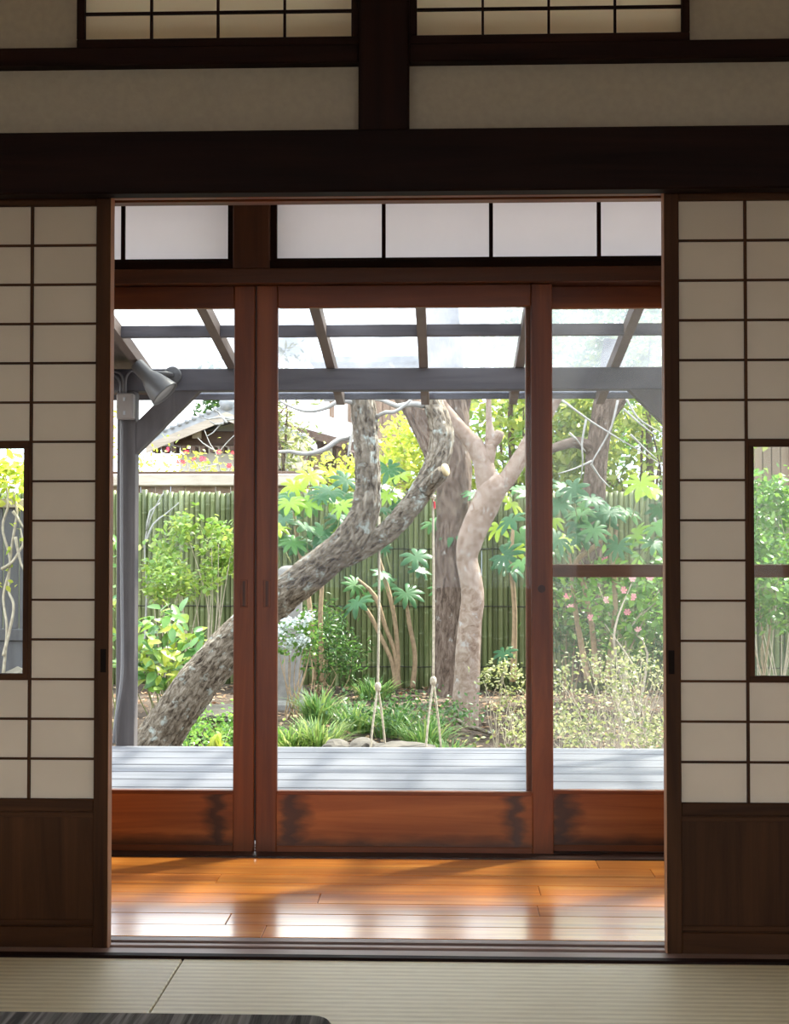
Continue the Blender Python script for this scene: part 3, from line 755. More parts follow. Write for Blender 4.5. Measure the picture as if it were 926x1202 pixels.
def leaves_mesh(name, P, size, tmpl, mat, up=0.6, spread=1.0, droop=0.2, sz_var=0.35, facing=(0, 0, 1)):
    N = len(P); Vt, Ft = tmpl
    nrm = rng.normal(size=(N, 3)) * spread; nrm += np.array(facing) * up * 2
    sd = rng.normal(size=(N, 3)); sd[:, 2] -= droop
    n_, t_, b_ = frames(nrm, sd)
    s = size * (1 + sz_var * rng.uniform(-1, 1, size=N))
    W = (Vt[None, :, 0, None] * b_[:, None, :] + Vt[None, :, 1, None] * t_[:, None, :] + Vt[None, :, 2, None] * n_[:, None, :]) * s[:, None, None] + P[:, None, :]
    k = len(Vt); verts = W.reshape(-1, 3)
    me = bpy.data.meshes.new(name)
    fl = np.array([len(f) for f in Ft]); flat = np.concatenate([np.array(f) for f in Ft])
    li = (flat[None, :] + (np.arange(N) * k)[:, None]).ravel()
    tot = np.tile(fl, N); st = np.concatenate([[0], np.cumsum(tot)[:-1]])
    me.vertices.add(len(verts)); me.vertices.foreach_set('co', verts.astype(np.float32).ravel())
    me.loops.add(len(li)); me.loops.foreach_set('vertex_index', li.astype(np.int32))
    me.polygons.add(len(tot)); me.polygons.foreach_set('loop_start', st.astype(np.int32)); me.polygons.foreach_set('loop_total', tot.astype(np.int32))
    me.materials.append(mat); me.update(calc_edges=True); me.validate()
    return me

def ell(n, c, r, shell=0.0):
    v = rng.normal(size=(n, 3)); v /= np.linalg.norm(v, axis=1, keepdims=True)
    u = rng.uniform(shell, 1, size=(n, 1)) ** (1 / 3)
    return np.array(c)[None] + v * u * np.array(r)[None]

def foliage(parent, c, r, ncl, per, crad, size, tmpl, mat, up=0.6, droop=0.2, name='foliage', shell=0.2, keep=None):
    C = ell(ncl, c, r, shell)
    P = np.repeat(C, per, axis=0) + rng.normal(size=(ncl * per, 3)) * crad
    if keep is not None: P = P[keep(P)]
    o = worg(parent) if parent is not None else Vector((0, 0, 0))
    me = leaves_mesh(name, P - np.array(o), size, tmpl, mat, up=up, droop=droop)
    ob = link(name, me, parent); ob['kind'] = 'stuff'
    return ob, C

def stems(parent, base, C, n, r0, mat, jitter=.05, name='stem', spread=.1):
    idx = rng.choice(len(C), size=min(n, len(C)), replace=False)
    for i in idx:
        e = Vector(C[i]); b = Vector(base) + Vector((rng.uniform(-spread, spread), rng.uniform(-spread, spread), 0))
        mid = b.lerp(e, .5) + Vector((rng.normal() * jitter, rng.normal() * jitter, abs(rng.normal()) * jitter))
        MB().tube([b, mid, e], [r0, r0 * .7, r0 * .3], 6, .08).build(name, mat, parent, True)

def shrub(name, label, cat, base, c, r, ncl, per, crad, size, tmpl, mat, stem_mat, nst=8, r0=.008, up=.6, droop=.2, group=None, spread=.1, jitter=.05):
    t = thing(name, base, label, cat, group)
    ob, C = foliage(t, c, r, ncl, per, crad, size, tmpl, mat, up, droop)
    stems(t, base, C, nst, r0, stem_mat, jitter, spread=spread)
    return t

G_dark = [(0, (0.030, 0.075, 0.022)), (.5, (0.055, 0.135, 0.035)), (1, (0.10, 0.20, 0.05))]
G_mid = [(0, (0.07, 0.17, 0.035)), (.5, (0.12, 0.26, 0.05)), (1, (0.22, 0.36, 0.08))]
G_lime = [(0, (0.26, 0.36, 0.05)), (.5, (0.40, 0.48, 0.07)), (1, (0.55, 0.58, 0.13))]
G_pale = [(0, (0.12, 0.16, 0.05)), (.5, (0.21, 0.24, 0.09)), (1, (0.38, 0.38, 0.19))]
G_fat = [(0, (0.030, 0.10, 0.040)), (.6, (0.050, 0.145, 0.050)), (1, (0.09, 0.21, 0.055))]
ML_dark = leafmat('dark_evergreen_leaf', G_dark); ML_mid = leafmat('green_leaf', G_mid); ML_lime = leafmat('lime_leaf', G_lime, .5)
ML_oliv = leafmat('sunny_olive_leaf', [(0, (0.10, 0.17, 0.03)), (.5, (0.22, 0.30, 0.06)), (1, (0.40, 0.44, 0.12))], .5)
ML_fresh = leafmat('fresh_leaf', [(0, (0.14, 0.26, 0.05)), (.5, (0.23, 0.36, 0.08)), (1, (0.38, 0.46, 0.12))], .45)
ML_pale = leafmat('pale_leaf', G_pale, .45, .5); ML_fat = leafmat('fatsia_leaf', G_fat, .30, .42, .35); ML_fatl = leafmat('backlit_fatsia_leaf', [(0, (0.22, 0.40, 0.04)), (1, (0.42, 0.55, 0.06))], .5, .35)
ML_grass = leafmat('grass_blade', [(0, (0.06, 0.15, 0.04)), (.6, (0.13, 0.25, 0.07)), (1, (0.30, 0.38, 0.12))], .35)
ML_dry = leafmat('dry_leaf', [(0, (0.16, 0.09, 0.05)), (.5, (0.30, 0.19, 0.11)), (1, (0.50, 0.38, 0.25))], .2, .7, .2)
ML_red = leafmat('red_petal', [(0, (0.60, 0.03, 0.05)), (1, (0.85, 0.12, 0.14))], .35, .5)
ML_pink = leafmat('pink_petal', [(0, (0.75, 0.22, 0.28)), (1, (0.90, 0.50, 0.52))], .35, .5)
ML_white = leafmat('white_petal', [(0, (0.62, 0.66, 0.66)), (1, (0.85, 0.88, 0.88))], .3, .5, tboost=1.0)
M_twig = plain('pale_twig', (0.42, 0.36, 0.27), 0.8, 30, .25)
M_stem = plain('tan_stem', (0.33, 0.23, 0.14), 0.8, 30, .25)
M_greenstem = plain('green_stem', (0.22, 0.24, 0.10), 0.7, 30, .25)

# ---- bamboo fence: every cane its own part
FY = 10.75
zf1 = at(463, 577, FY).z; zf0 = -0.5
M_bam = wood('green_bamboo', [(0.3, (0.075, 0.10, 0.038)), (0.5, (0.125, 0.15, 0.060)), (0.7, (0.20, 0.215, 0.105))], (26, 26, 1.3), 0.45, 0.05, 0.35)
def cane_mesh(seed):
    random.seed(seed); r = .0285; H = zf1 - zf0 + random.uniform(-.02, .02); m = MB()
    P, R = [(0, 0, 0)], [r]; z = random.uniform(.05, .3)
    while z < H - .03:
        P += [(0, 0, z - .012), (0, 0, z - .003), (0, 0, z + .004), (0, 0, z + .012)]; R += [r, r * 1.10, r * .94, r]
        z += random.uniform(.26, .36)
    P.append((0, 0, H)); R.append(r)
    m.tube(P, R, 8)
    return new_mesh('cane', m.v, m.f, M_bam, True)
canes = [cane_mesh(s) for s in range(7)]
random.seed(21)
fx0, fx1 = at(-200, 600, FY).x, at(1110, 600, FY).x
bf = thing('bamboo_fence', ((fx0 + fx1) / 2, FY, zf0), 'tall fence of upright green bamboo canes at the back of the garden', 'fence')
x = fx0
while x < fx1:
    link('cane', random.choice(canes), bf, (x, FY + random.uniform(-.006, .006), zf0 + random.uniform(-.02, .01)), (0, 0, random.uniform(0, 6.28)))
    x += random.uniform(.0495, .0555)
M_cord = plain('black_cord', (0.03, 0.028, 0.025), 0.8)
for z in (.25, .85, 1.42):
    box('rail', M_bam, bf, fx0, fx1, FY + .031, FY + .075, zf0 + z - .022, zf0 + z + .022, .008)
    MB().tube([(fx0 + (fx1 - fx0) * k / 60, FY - .034 + .002 * (k % 2), zf0 + z + .004 * math.sin(k * 2.3)) for k in range(61)], .005, 5).build('binding_cord', M_cord, bf)

# ---- low timber wall with coping behind the fence
M_brownw = wood('brown_house_wood', [(0.3, (0.055, 0.030, 0.020)), (0.7, (0.12, 0.072, 0.050))], (2, 12, 12), .7, .2, .1)
M_brownv = wood('brown_house_wood_upright', [(0.3, (0.20, 0.13, 0.09)), (0.7, (0.36, 0.25, 0.18))], (12, 12, 2), .7, .2, .12)
M_cope = wood('sunbleached_coping', [(0.3, (0.36, 0.30, 0.24)), (0.7, (0.60, 0.52, 0.44))], (2, 12, 12), .7, .2, .1)
WYc = 11.5
x0, x1 = at(60, 560, WYc).x, at(362, 560, WYc).x
gwl = thing('timber_wall', ((x0 + x1) / 2, WYc, -.45), 'low brown timber wall with a bleached coping behind the bamboo', 'wall')
z0, z1 = at(200, 571, WYc).z, at(200, 557, WYc).z
nb = int((x1 - x0) / .16)
for k in range(nb): box('board', M_brownv, gwl, x0 + k * .16, x0 + k * .16 + .155, WYc, WYc + .02, -.5, z0, .002)
box('coping', M_cope, gwl, x0 - .1, x1 + .1, WYc - .12, WYc + .14, z0 + .002, z1, .01)
box('cap_board', M_brownw, gwl, x0 - .1, x1 + .1, WYc - .07, WYc + .09, z1 + .001, z1 + .03, .004)

# ---- houses beyond the fence
M_tile = plain('grey_roof_tile', (0.30, 0.31, 0.33), .6, 14, .2, bump=.3)
M_metal = plain('pale_metal_roof', (0.62, 0.63, 0.65), .35, 6, .06)
M_white = plain('white_house_wall', (0.80, 0.78, 0.74), .9, 4, .04)
HY = 15.0
h1 = thing('gabled_house', at(268, 560, HY + 2), 'house with a grey gabled roof and white wall beyond the fence', 'house')
rg = at(266, 484, HY); el = at(172, 522, HY); xr = rg.x + (rg.x - el.x)
zg = -.6
MB().prism([(el.x + .35, HY + .5, zg), (xr - .35, HY + .5, zg), (xr - .35, HY + .5, el.z + .12), (rg.x, HY + .5, rg.z - .10), (el.x + .35, HY + .5, el.z + .12)], (0, .8, 0)).build('wall', M_white, h1)
th = .10
for sgn, ex in ((1, el.x), (-1, xr)):
    MB().prism([(ex, HY, el.z), (rg.x, HY, rg.z), (rg.x, HY, rg.z + th), (ex, HY, el.z + th)][::sgn], (0, 1.5, 0)).build('roof_slope', M_tile, h1)
    dx = (rg.x - ex) / 11; dzz = (rg.z - el.z) / 11
    for i in range(11):
        MB().tube([(ex + dx * i + dx * .5, HY - .02, el.z + dzz * (i + .5) + th), (ex + dx * i + dx * .5, HY + 1.5, el.z + dzz * (i + .5) + th)], .035, 6).build('roof_tile_row', M_tile, h1, True)
    MB().prism([(ex, HY - .05, el.z - .11), (rg.x, HY - .05, rg.z - .11), (rg.x, HY - .05, rg.z + .0), (ex, HY - .05, el.z + .0)][::sgn], (0, .05, 0)).build('bargeboard', M_cope, h1)
box('tie_beam', M_brownw, h1, el.x + .3, xr - .3, HY + .3, HY + .49, el.z + .02, el.z + .20, .004)
box('king_post', M_cope, h1, rg.x - .5, rg.x - .38, HY + .25, HY + .49, el.z + .1, rg.z - .22, .004)
for i in range(16):
    xx = el.x + .1 + (xr - el.x - .2) * i / 15
    box('eaves_rafter', M_brownw, h1, xx - .03, xx + .03, HY + .02, HY + .3, el.z - .10, el.z - .02, .002)
MB().tube([(rg.x, HY - .03, rg.z + th + .02), (rg.x, HY + 1.5, rg.z + th + .02)], .10, 8).build('ridge_tile', M_tile, h1, True)

H2 = 18.6
h2 = thing('timber_house', at(400, 560, H2 + 2), 'brown timber house with a pale metal porch roof beyond the fence', 'house')
xa, xb = at(300, 560, H2).x, at(424, 560, H2).x
zt = at(380, 500, H2).z
box('wall', M_brownw, h2, xa, xb - .15, H2 + .6, H2 + 2, -.6, at(380, 512, H2).z, 0)
pA, pB = at(318, 489, H2 - .4), at(417, 516, H2 - 1.4)
pC, pD = at(417, 498, H2 + .8), at(318, 470, H2 + 2)
MB().prism([pA, pB, pC, pD], (0, 0, -.05)).build('porch_roof', M_metal, h2)
MB().bar(pA + Vector((0, .03, -.10)), pB + Vector((0, .03, -.10)), .06, .12).build('fascia', M_brownw, h2)
for f in (.15, .4, .65, .9):
    e = pA.lerp(pB, f) + Vector((0, .25, -.17)); MB().bar(e, e + Vector((0, 1.2, .1)), .08, .10).build('rafter_end', M_brownw, h2)
for px in (357, 372, 400): 
    e = at(px, 560, H2 - .2); box('post', M_brownv, h2, e.x - .07, e.x + .07, H2 - .2, H2 - .06, -.6, at(px, 506, H2).z, .004)
q = at(390, 520, H2 - .25); box('crossbeam', M_brownw, h2, xa, xb - .1, H2 - .3, H2 - .205, q.z - .08, q.z + .10, .004)
for a, c in ((340, 355), (377, 390)):
    e0, e1 = at(a, 540, H2 + .58), at(c, 522, H2 + .58); w = box('window', M_white, h2, e0.x, e1.x, H2 + .57, H2 + .598, e0.z, e1.z, .002)
q0, q1 = at(330, 552, H2 - .8), at(360, 540, H2 - .8); box('sill_board', M_cope, h2, q0.x, q1.x, H2 - .8, H2 - .6, q0.z, q1.z, .004)
# upper storey with board-and-batten siding
H3y = 22.0
u0, u1 = at(386, 520, H3y).x, at(476, 520, H3y).x
us = thing('siding_house', ((u0 + u1) / 2, H3y, -.6), 'tan house wall of upright boards above the yellow bush', 'house')
zz0, zz1 = -.6, at(420, 430, H3y).z
box('wall', M_brownv, us, u0, u1, H3y + .03, H3y + 3, zz0, zz1, 0)
w = (u1 - u0) / 10
for i in range(10): box('board', M_brownv, us, u0 + i * w + .006, u0 + (i + 1) * w - .006, H3y, H3y + .0295, zz0, zz1, .004)
q0, q1 = at(392, 497, H3y - .05), at(408, 474, H3y - .05)
wnd = box('window', M_white, us, q0.x, q1.x, H3y - .03, H3y - .001, q0.z, q1.z, .003)
box('eave', M_tile, us, u0 - .3, u1 + .3, H3y - .5, H3y + 3.2, zz1 + .001, zz1 + .12, .01)
# brown house seen through the other shoji light
H4 = 13.5
v0, v1 = at(874, 540, H4).x, at(1000, 540, H4).x
bh = thing('brown_house', ((v0 + v1) / 2, H4, -.6), 'brown board house wall above the fence beside the evergreen trees', 'house')
zb_ = at(900, 470, H4).z
box('wall', M_brownv, bh, v0, v1, H4 + .03, H4 + 2.5, -.6, zb_, 0)
w = (v1 - v0) / 12
for i in range(12): box('board', M_brownv, bh, v0 + i * w + .006, v0 + (i + 1) * w - .006, H4, H4 + .0295, -.6, zb_, .004)
box('eave', M_tile, bh, v0 - .3, v1 + .3, H4 - .4, H4 + 2.7, zb_ + .001, zb_ + .12, .01)

# ---- grey board gate with vine at the side of the garden (through the shoji light)
GY = 6.2
M_gate = wood('grey_gate_boards', [(0.3, (0.085, 0.08, 0.085)), (0.7, (0.15, 0.145, 0.15))], (14, 14, 1.5), .7, .15, .1)
a0, a1 = at(-420, 600, GY), at(60, 600, GY)
sg = thing('board_fence', ((a0.x + a1.x) / 2, GY, -.8), 'grey board fence with a cream top rail overgrown by a pale vine', 'fence')
g0, g1 = at(0, 738, GY).z, at(0, 596, GY).z
n = 26; w = (a1.x - a0.x) / n
for i in range(n): box('board', M_gate, sg, a0.x + i * w + .004, a0.x + (i + 1) * w - .004, GY, GY + .02, g0, g1, .003)
box('top_rail', M_cope, sg, a0.x, a1.x, GY - .03, GY + .05, g1 + .001, g1 + .06, .004)
box('bottom_rail', M_gate, sg, a0.x, a1.x, GY - .02, GY + .05, g0 - .08, g0 - .001, .004)
box('plinth', M_gate, sg, a0.x, a1.x, GY, GY + .10, -.85, g0 - .082, .004)
vn = thing('vine', at(12, 880, GY - .12), 'bare pale vine twisting up the grey board fence', 'vine')
for pts in ([(3, 800), (8, 740), (4, 700), (12, 660), (3, 620), (10, 590), (5, 560)], [(4, 770), (16, 715), (10, 690), (14, 640), (20, 600), (15, 575)],
            [(2, 668), (14, 660), (22, 648), (27, 640), (24, 620)], [(15, 600), (22, 610), (29, 622)], [(18, 630), (24, 660), (30, 672)], [(-6, 790), (-2, 700), (-8, 640), (-3, 580)]):
    MB().tube([at(x, y, GY - .08 + random.uniform(-.02, .02)) for x, y in pts], [.012] + [.009] * (len(pts) - 2) + [.004], 7, .03).build('stem', M_twig, vn, True)
foliage(vn, at(14, 555, GY - .05), (.22, .15, .13), 22, 14, .05, .075, T_OVAL, ML_lime)
Pl = np.array([at(x, y, GY - .1) for x, y in ((17, 620), (24, 633), (10, 668), (14, 685), (2, 690), (11, 645))]); Pl = np.repeat(Pl, 3, 0) + rng.normal(size=(18, 3)) * .015
o = link('leaf_cluster', leaves_mesh('leaf_cluster', Pl - np.array(worg(vn)), .045, T_OVAL, ML_lime), vn); o['kind'] = 'stuff'

# ---- trees
def bark_fn(amp, fa, fl, seed):
    def f(r, a, L, p):
        ca, sa = math.cos(a) * fa, math.sin(a) * fa
        v = noise.noise(Vector((ca * 2.2, sa * 2.2, L * fl + seed)))
        v2 = noise.noise(Vector((ca * 5, sa * 5, L * fl * 3.0 + seed)))
        v3 = noise.noise(Vector((ca * .6, sa * .6, L * 2.0 + seed)))
        return r * (1 + .10 * v3) + amp * (.7 * v - abs(v2) * 1.1)
    return f
def limb(parent, pts, mat, name='limb', seg=28, step=.022, amp=.01, fa=1.5, fl=5, seed=0.):
    """pts: (px, py, Y, radius in px)"""
    P = [at(a, b, c) for a, b, c, d in pts]; R = [d * mpp(c) for a, b, c, d in pts]
    return MB().tube(P, R, seg, step, bark_fn(amp, fa, fl, seed)).build(name, mat, parent, True)

MB_old = bark('furrowed_lichened_bark', (0.035, 0.025, 0.018), (0.19, 0.155, 0.115), (0.38, 0.335, 0.27), (0.40, 0.44, 0.40), (46, 46, 19), 1.0, .535)
MB_pale = bark('smooth_pink_tan_bark', (0.17, 0.115, 0.085), (0.26, 0.195, 0.155), (0.34, 0.28, 0.235), (0.34, 0.32, 0.30), (14, 14, 16), .3, .56)
MB_dark = bark('brown_flaky_bark', (0.050, 0.034, 0.026), (0.14, 0.10, 0.078), (0.24, 0.185, 0.15), (0.34, 0.33, 0.31), (30, 30, 9), .9, .60)

M_ptwig = plain('bleached_twig', (0.34, 0.33, 0.31), .8, 30, .15)
lt = thing('leaning_tree', at(170, 930, 5.3), 'leaning old tree with furrowed lichened bark and a forked trunk behind the deck', 'tree')
limb(lt, [(148, 925, 5.25, 36), (165, 896, 5.3, 30), (192, 858, 5.33, 27), (220, 818, 5.36, 26), (246, 784, 5.4, 25), (285, 741, 5.45, 22.5), (328, 702, 5.5, 20.5), (374, 665, 5.5, 20), (410, 634, 5.5, 19.5), (428, 602, 5.5, 17), (432, 565, 5.5, 15.5), (430, 525, 5.5, 15), (427, 488, 5.5, 15), (424, 462, 5.5, 15), (422, 446, 5.5, 14.5)], MB_old, 'trunk', 56, .014, .019, 2.0, 6, 1.)
limb(lt, [(398, 655, 5.60, 14), (428, 641, 5.64, 13.5), (455, 623, 5.70, 13.5), (479, 598, 5.74, 13.5), (499, 569, 5.78, 14.5), (513, 542, 5.82, 15), (519, 516, 5.86, 15), (516, 494, 5.9, 13.5), (509, 475, 5.95, 12), (504, 452, 5.98, 11)], MB_old, 'limb', 44, .014, .014, 2.0, 6, 5.)
st_o = limb(lt, [(498, 574, 5.74, 11), (509, 564, 5.70, 9.5), (520, 554, 5.64, 8.5)], MB_old, 'sawn_stub', 24, .014, .005, 1.5, 7, 9.)
M_cut = plain('sawn_wood', (0.50, 0.40, 0.22), .7, 40, .15)
pc = at(521.5, 552, 5.63)
lathe_axis('cut_face', M_cut, pc, Vector((.018, -.008, .004)), [(0, .042), (.6, .041), (1., .037)], st_o, 20)
for pts in ([(497, 476, 5.95, 4), (482, 474, 5.9, 3.6), (466, 477, 5.9, 3.2), (450, 470, 5.9, 2.6), (430, 468, 5.95, 2.2), (380, 470, 6.0, 2)],
            [(412, 514, 5.6, 3.2), (398, 516, 5.55, 3.2), (380, 528, 5.5, 3.0), (358, 533, 5.5, 2.6), (340, 530, 5.5, 2.2), (322, 531, 5.5, 1.6)],
            [(415, 505, 5.6, 2.2), (411, 520, 5.55, 1.8), (409, 536, 5.5, 1.4)],
            [(418, 474, 5.5, 3), (400, 470, 5.4, 2.6), (385, 478, 5.4, 2.4), (362, 483, 5.4, 2), (340, 477, 5.4, 1.6), (325, 468, 5.4, 1.2)],
            [(441, 490, 5.5, 2.6), (452, 484, 5.45, 2.4), (462, 484, 5.45, 2.2), (475, 476, 5.45, 1.8), (486, 466, 5.45, 1.4)]):
    P = [at(a, b, c) for a, b, c, d in pts]
    MB().tube(P, [d * mpp(5.5) for a, b, c, d in pts], 8, .04).build('branch', M_ptwig, lt, True)

pt = thing('smooth_bark_tree', at(556, 858, 7.7), 'smooth tan barked tree with a kinked forking trunk beside the swing ropes', 'tree')
PYt = 7.7
limb(pt, [(543, 872, PYt, 22), (545, 848, PYt, 17), (547, 815, PYt, 15.5), (549, 770, PYt, 15), (552, 730, PYt, 14), (555, 705, PYt, 14), (553, 682, PYt, 13.5), (548, 657, PYt, 12.5), (552, 634, PYt, 15), (561, 612, PYt, 15.5), (570, 592, PYt, 16.5), (578, 573, PYt, 17), (588, 560, PYt, 11)], MB_pale, 'trunk', 36, .022, .006, 1., 3, 2.)
limb(pt, [(573, 585, PYt, 12), (571, 564, PYt, 13), (567, 543, PYt, 12), (558, 524, PYt, 10.5), (546, 510, PYt, 9), (530, 491, PYt, 8), (519, 476, PYt, 7), (508, 455, PYt, 6.5), (495, 430, PYt, 6)], MB_pale, 'limb', 26, .025, .004, 1., 3, 4.)
limb(pt, [(582, 576, PYt, 11), (595, 562, PYt, 10.5), (607, 544, PYt, 10), (618, 526, PYt, 9.5), (634, 500, PYt, 9), (650, 470, PYt, 8.5), (670, 430, PYt, 8)], MB_pale, 'limb', 26, .025, .004, 1., 3, 6.)
limb(pt, [(570, 552, PYt, 8), (574, 532, PYt, 8), (576, 515, PYt, 6.5), (574, 494, PYt, 3.8), (573.5, 470, PYt, 3.3), (572, 430, PYt, 3)], MB_pale, 'limb', 20, .025, .003, 1., 3, 8.)
limb(pt, [(577, 522, PYt, 7), (584, 513, PYt, 6.5), (587, 506, PYt, 5)], MB_pale, 'limb', 16, .02, .003, 1., 3, 8.)
limb(pt, [(536, 845, PYt - .2, 2.6), (548, 853, PYt - .25, 3), (562, 856, PYt - .3, 2.8), (578, 862, PYt - .35, 2)], MB_old, 'surface_root', 10, .03, .003)

bt = thing('broad_trunk_tree', at(525, 812, 9.7), 'broad brown barked trunk standing behind the smooth barked tree', 'tree')
limb(bt, [(520, 830, 9.7, 26), (523, 803, 9.7, 19), (526, 750, 9.7, 18), (529, 690, 9.7, 19.5), (531, 620, 9.7, 20.5), (533, 570, 9.7, 21), (531, 520, 9.7, 21), (528, 480, 9.7, 22), (524, 440, 9.7, 21), (515, 300, 9.7, 18)], MB_dark, 'trunk', 36, .03, .016, 2., 4, 3.)
limb(bt, [(522, 556, 9.7, 13), (506, 520, 9.75, 14), (493, 493, 9.8, 14), (479, 470, 9.85, 13), (450, 430, 9.9, 11)], MB_dark, 'limb', 28, .03, .012, 2., 4, 7.)
limb(bt, [(541, 500, 9.7, 8), (546, 475, 9.7, 6.5), (552, 440, 9.7, 6)], MB_dark, 'limb', 18, .03, .008, 1.5, 5, 9.)

rt_ = thing('hedge_side_tree', at(690, 790, 9.2), 'grey brown trunk behind the glossy leaved shrubs near the screen door', 'tree')
limb(rt_, [(688, 800, 9.2, 18), (690, 700, 9.2, 15), (694, 620, 9.2, 14), (698, 565, 9.2, 13.5), (702, 520, 9.2, 13.5), (711, 470, 9.2, 14), (722, 400, 9.2, 13)], MB_dark, 'trunk', 32, .03, .012, 1.5, 5, 11.)
limb(rt_, [(697, 530, 9.2, 9), (680, 520, 9.1, 7.5), (662, 522, 9.0, 6), (640, 530, 8.9, 5), (620, 540, 8.9, 3)], MB_dark, 'limb', 16, .03, .006, 1.5, 5, 12.)
limb(rt_, [(702, 500, 9.2, 9), (722, 478, 9.2, 8), (745, 440, 9.3, 7)], MB_dark, 'limb', 16, .03, .006, 1.5, 5, 13.)
def twigs(parent, lst, mat, Y, r=1.2, name='branch'):
    for pts in lst:
        P = [at(x, y, Y + random.uniform(-.06, .06)) for x, y in pts]
        n_ = len(P); MB().tube(P, [r * mpp(Y) * (1 - .6 * i / (n_ - 1)) for i in range(n_)], 6, .06).build(name, mat, parent, True)
twigs(rt_, [[(660, 470), (676, 482), (694, 495), (712, 506), (728, 516), (752, 530), (780, 548)], [(725, 470), (718, 500), (708, 520), (696, 540), (694, 548)],
            [(695, 541), (675, 550), (655, 556)], [(694, 545), (704, 560), (716, 572)], [(735, 468), (748, 490), (762, 500), (782, 512)], [(732, 480), (752, 498), (770, 512)],
            [(688, 492), (683, 520), (684, 540), (682, 562)], [(740, 510), (755, 525), (772, 540)], [(668, 508), (676, 515), (687, 530)], [(768, 608), (772, 620), (780, 634)]], M_ptwig, 8.4, 1.5)

# trees and hedges in the background
def bgtree(name, label, px, py, Y, rx, rz, mat, size=.10, ncl=130, per=26, tmpl=T_SMALL, cat='tree', group=None, trunk=True, up=.5, ry=None, keep=None):
    c = at(px, py, Y); b = (c.x, c.y, gz(c.x, c.y) - .03)
    t = thing(name, b, label, cat, group)
    ob, C = foliage(t, c, (rx, ry or rx * .8, rz), ncl, per, .13, size, tmpl, mat, up, keep=keep)
    if trunk:
        MB().tube([b, (c.x + .05, c.y, (b[2] + c.z) / 2), (c.x, c.y, c.z + rz * .4)], [.07, .055, .03], 8, .2).build('trunk', MB_dark, t, True)
    stems(t, (c.x, c.y, max(b[2], c.z - rz * .8)), C, 8, .02, MB_dark, .1)
    return t
bgtree('broadleaf_evergreen', 'glossy evergreen tree behind the fork of the smooth barked tree', 598, 505, 12.6, 1.0, 1.25, ML_oliv, .11)
bgtree('broadleaf_evergreen', 'evergreen tree behind the bleached bare branches and grey brown trunk', 664, 500, 15.4, 1.1, 1.5, ML_mid, .11, 140)
bgtree('broadleaf_evergreen', 'dense dark evergreen tree beside the brown board house', 760, 520, 12.4, 1.05, 1.3, ML_oliv, .11, 150)
bgtree('broadleaf_evergreen', 'tall evergreen tree rising behind the pergola brace', 705, 430, 17.8, 1.5, 1.5, ML_mid, .12, 150)
bgtree('rounded_bush', 'bright yellow green clipped bush behind the leaning tree', 488, 552, 12.2, .62, .48, ML_lime, .075, 150, 26, cat='bush', trunk=False)
bgtree('rounded_bush', 'yellow green bush in front of the timber house', 398, 574, 12.3, .36, .22, ML_lime, .07, 50, 26, cat='bush', trunk=False)
bgtree('drooping_tree', 'drooping olive leaved tree in front of the porch roof', 328, 488, 12.8, .28, .85, ML_pale, .12, 45, 16, T_NARROW, trunk=False)
bgtree('conifer', 'dark conifer top above the gabled roof', 278, 466, 22.5, .7, .5, ML_dark, .12, 60, 26)
def camellia(label, px, py, Y, rx, rz, ncl, nfl, fmat, per=12, lm=None, size=.085):
    c = at(px, py, Y); b = (c.x, c.y, gz(c.x, c.y) - .03)
    t = thing('camellia_bush', b, label, 'bush', 'flowering camellias')
    ob, C = foliage(t, c, (rx, rx * .6, rz), ncl, per, .09, size, T_OVAL, lm or ML_mid)
    stems(t, b, C, 9, .014, M_twig, .12)
    fm = new_mesh('flower', *flower_mesh(), fmat)
    for p in ell(nfl, c, (rx * 1.02, rx * .6, rz * 1.02), .5):
        p[1] = c.y - abs(p[1] - c.y) * 1.0
        link('flower', fm, t, p, (random.uniform(.6, 1.6), 0, random.uniform(-.7, .7)))
    return t
def flower_mesh():
    V, Fc = [(0, 0, 0.01)], []
    for k in range(6):
        a = k * math.pi / 3; n0 = len(V)
        for da, r, z in ((-.42, .020, .012), (-.3, .031, .018), (.3, .031, .018), (.42, .020, .012)): V.append((r * math.cos(a + da), r * math.sin(a + da), z))
        Fc.append((0, n0, n0 + 1, n0 + 2, n0 + 3))
    return V, Fc
camellia('sparse camellia with red blossoms above the timber wall coping', 222, 545, 12.4, 1.0, .17, 42, 22, ML_red, 8, ML_lime, .06)
camellia('camellia with red blossoms seen between shoji and pergola post', 128, 540, 12.7, .35, .8, 40, 16, ML_red, 9, ML_lime)
camellia('camellia with pink blossoms behind the pale twiggy shrub', 738, 700, 8.2, .55, .33, 60, 14, ML_pink, 14, ML_mid, .075)

# overhead crowns of the trees: they throw the broken shade over the garden
for tr, px, py, Y, r, n_ in ((bt, 480, 190, 9.6, (1.5, 1.3, .8), 75), (rt_, 810, 200, 9.3, (1.3, 1.2, .7), 50)):
    foliage(tr, at(px, py, Y), r, n_, 26, .16, .12, T_SMALL, ML_mid, .7, name='crown')

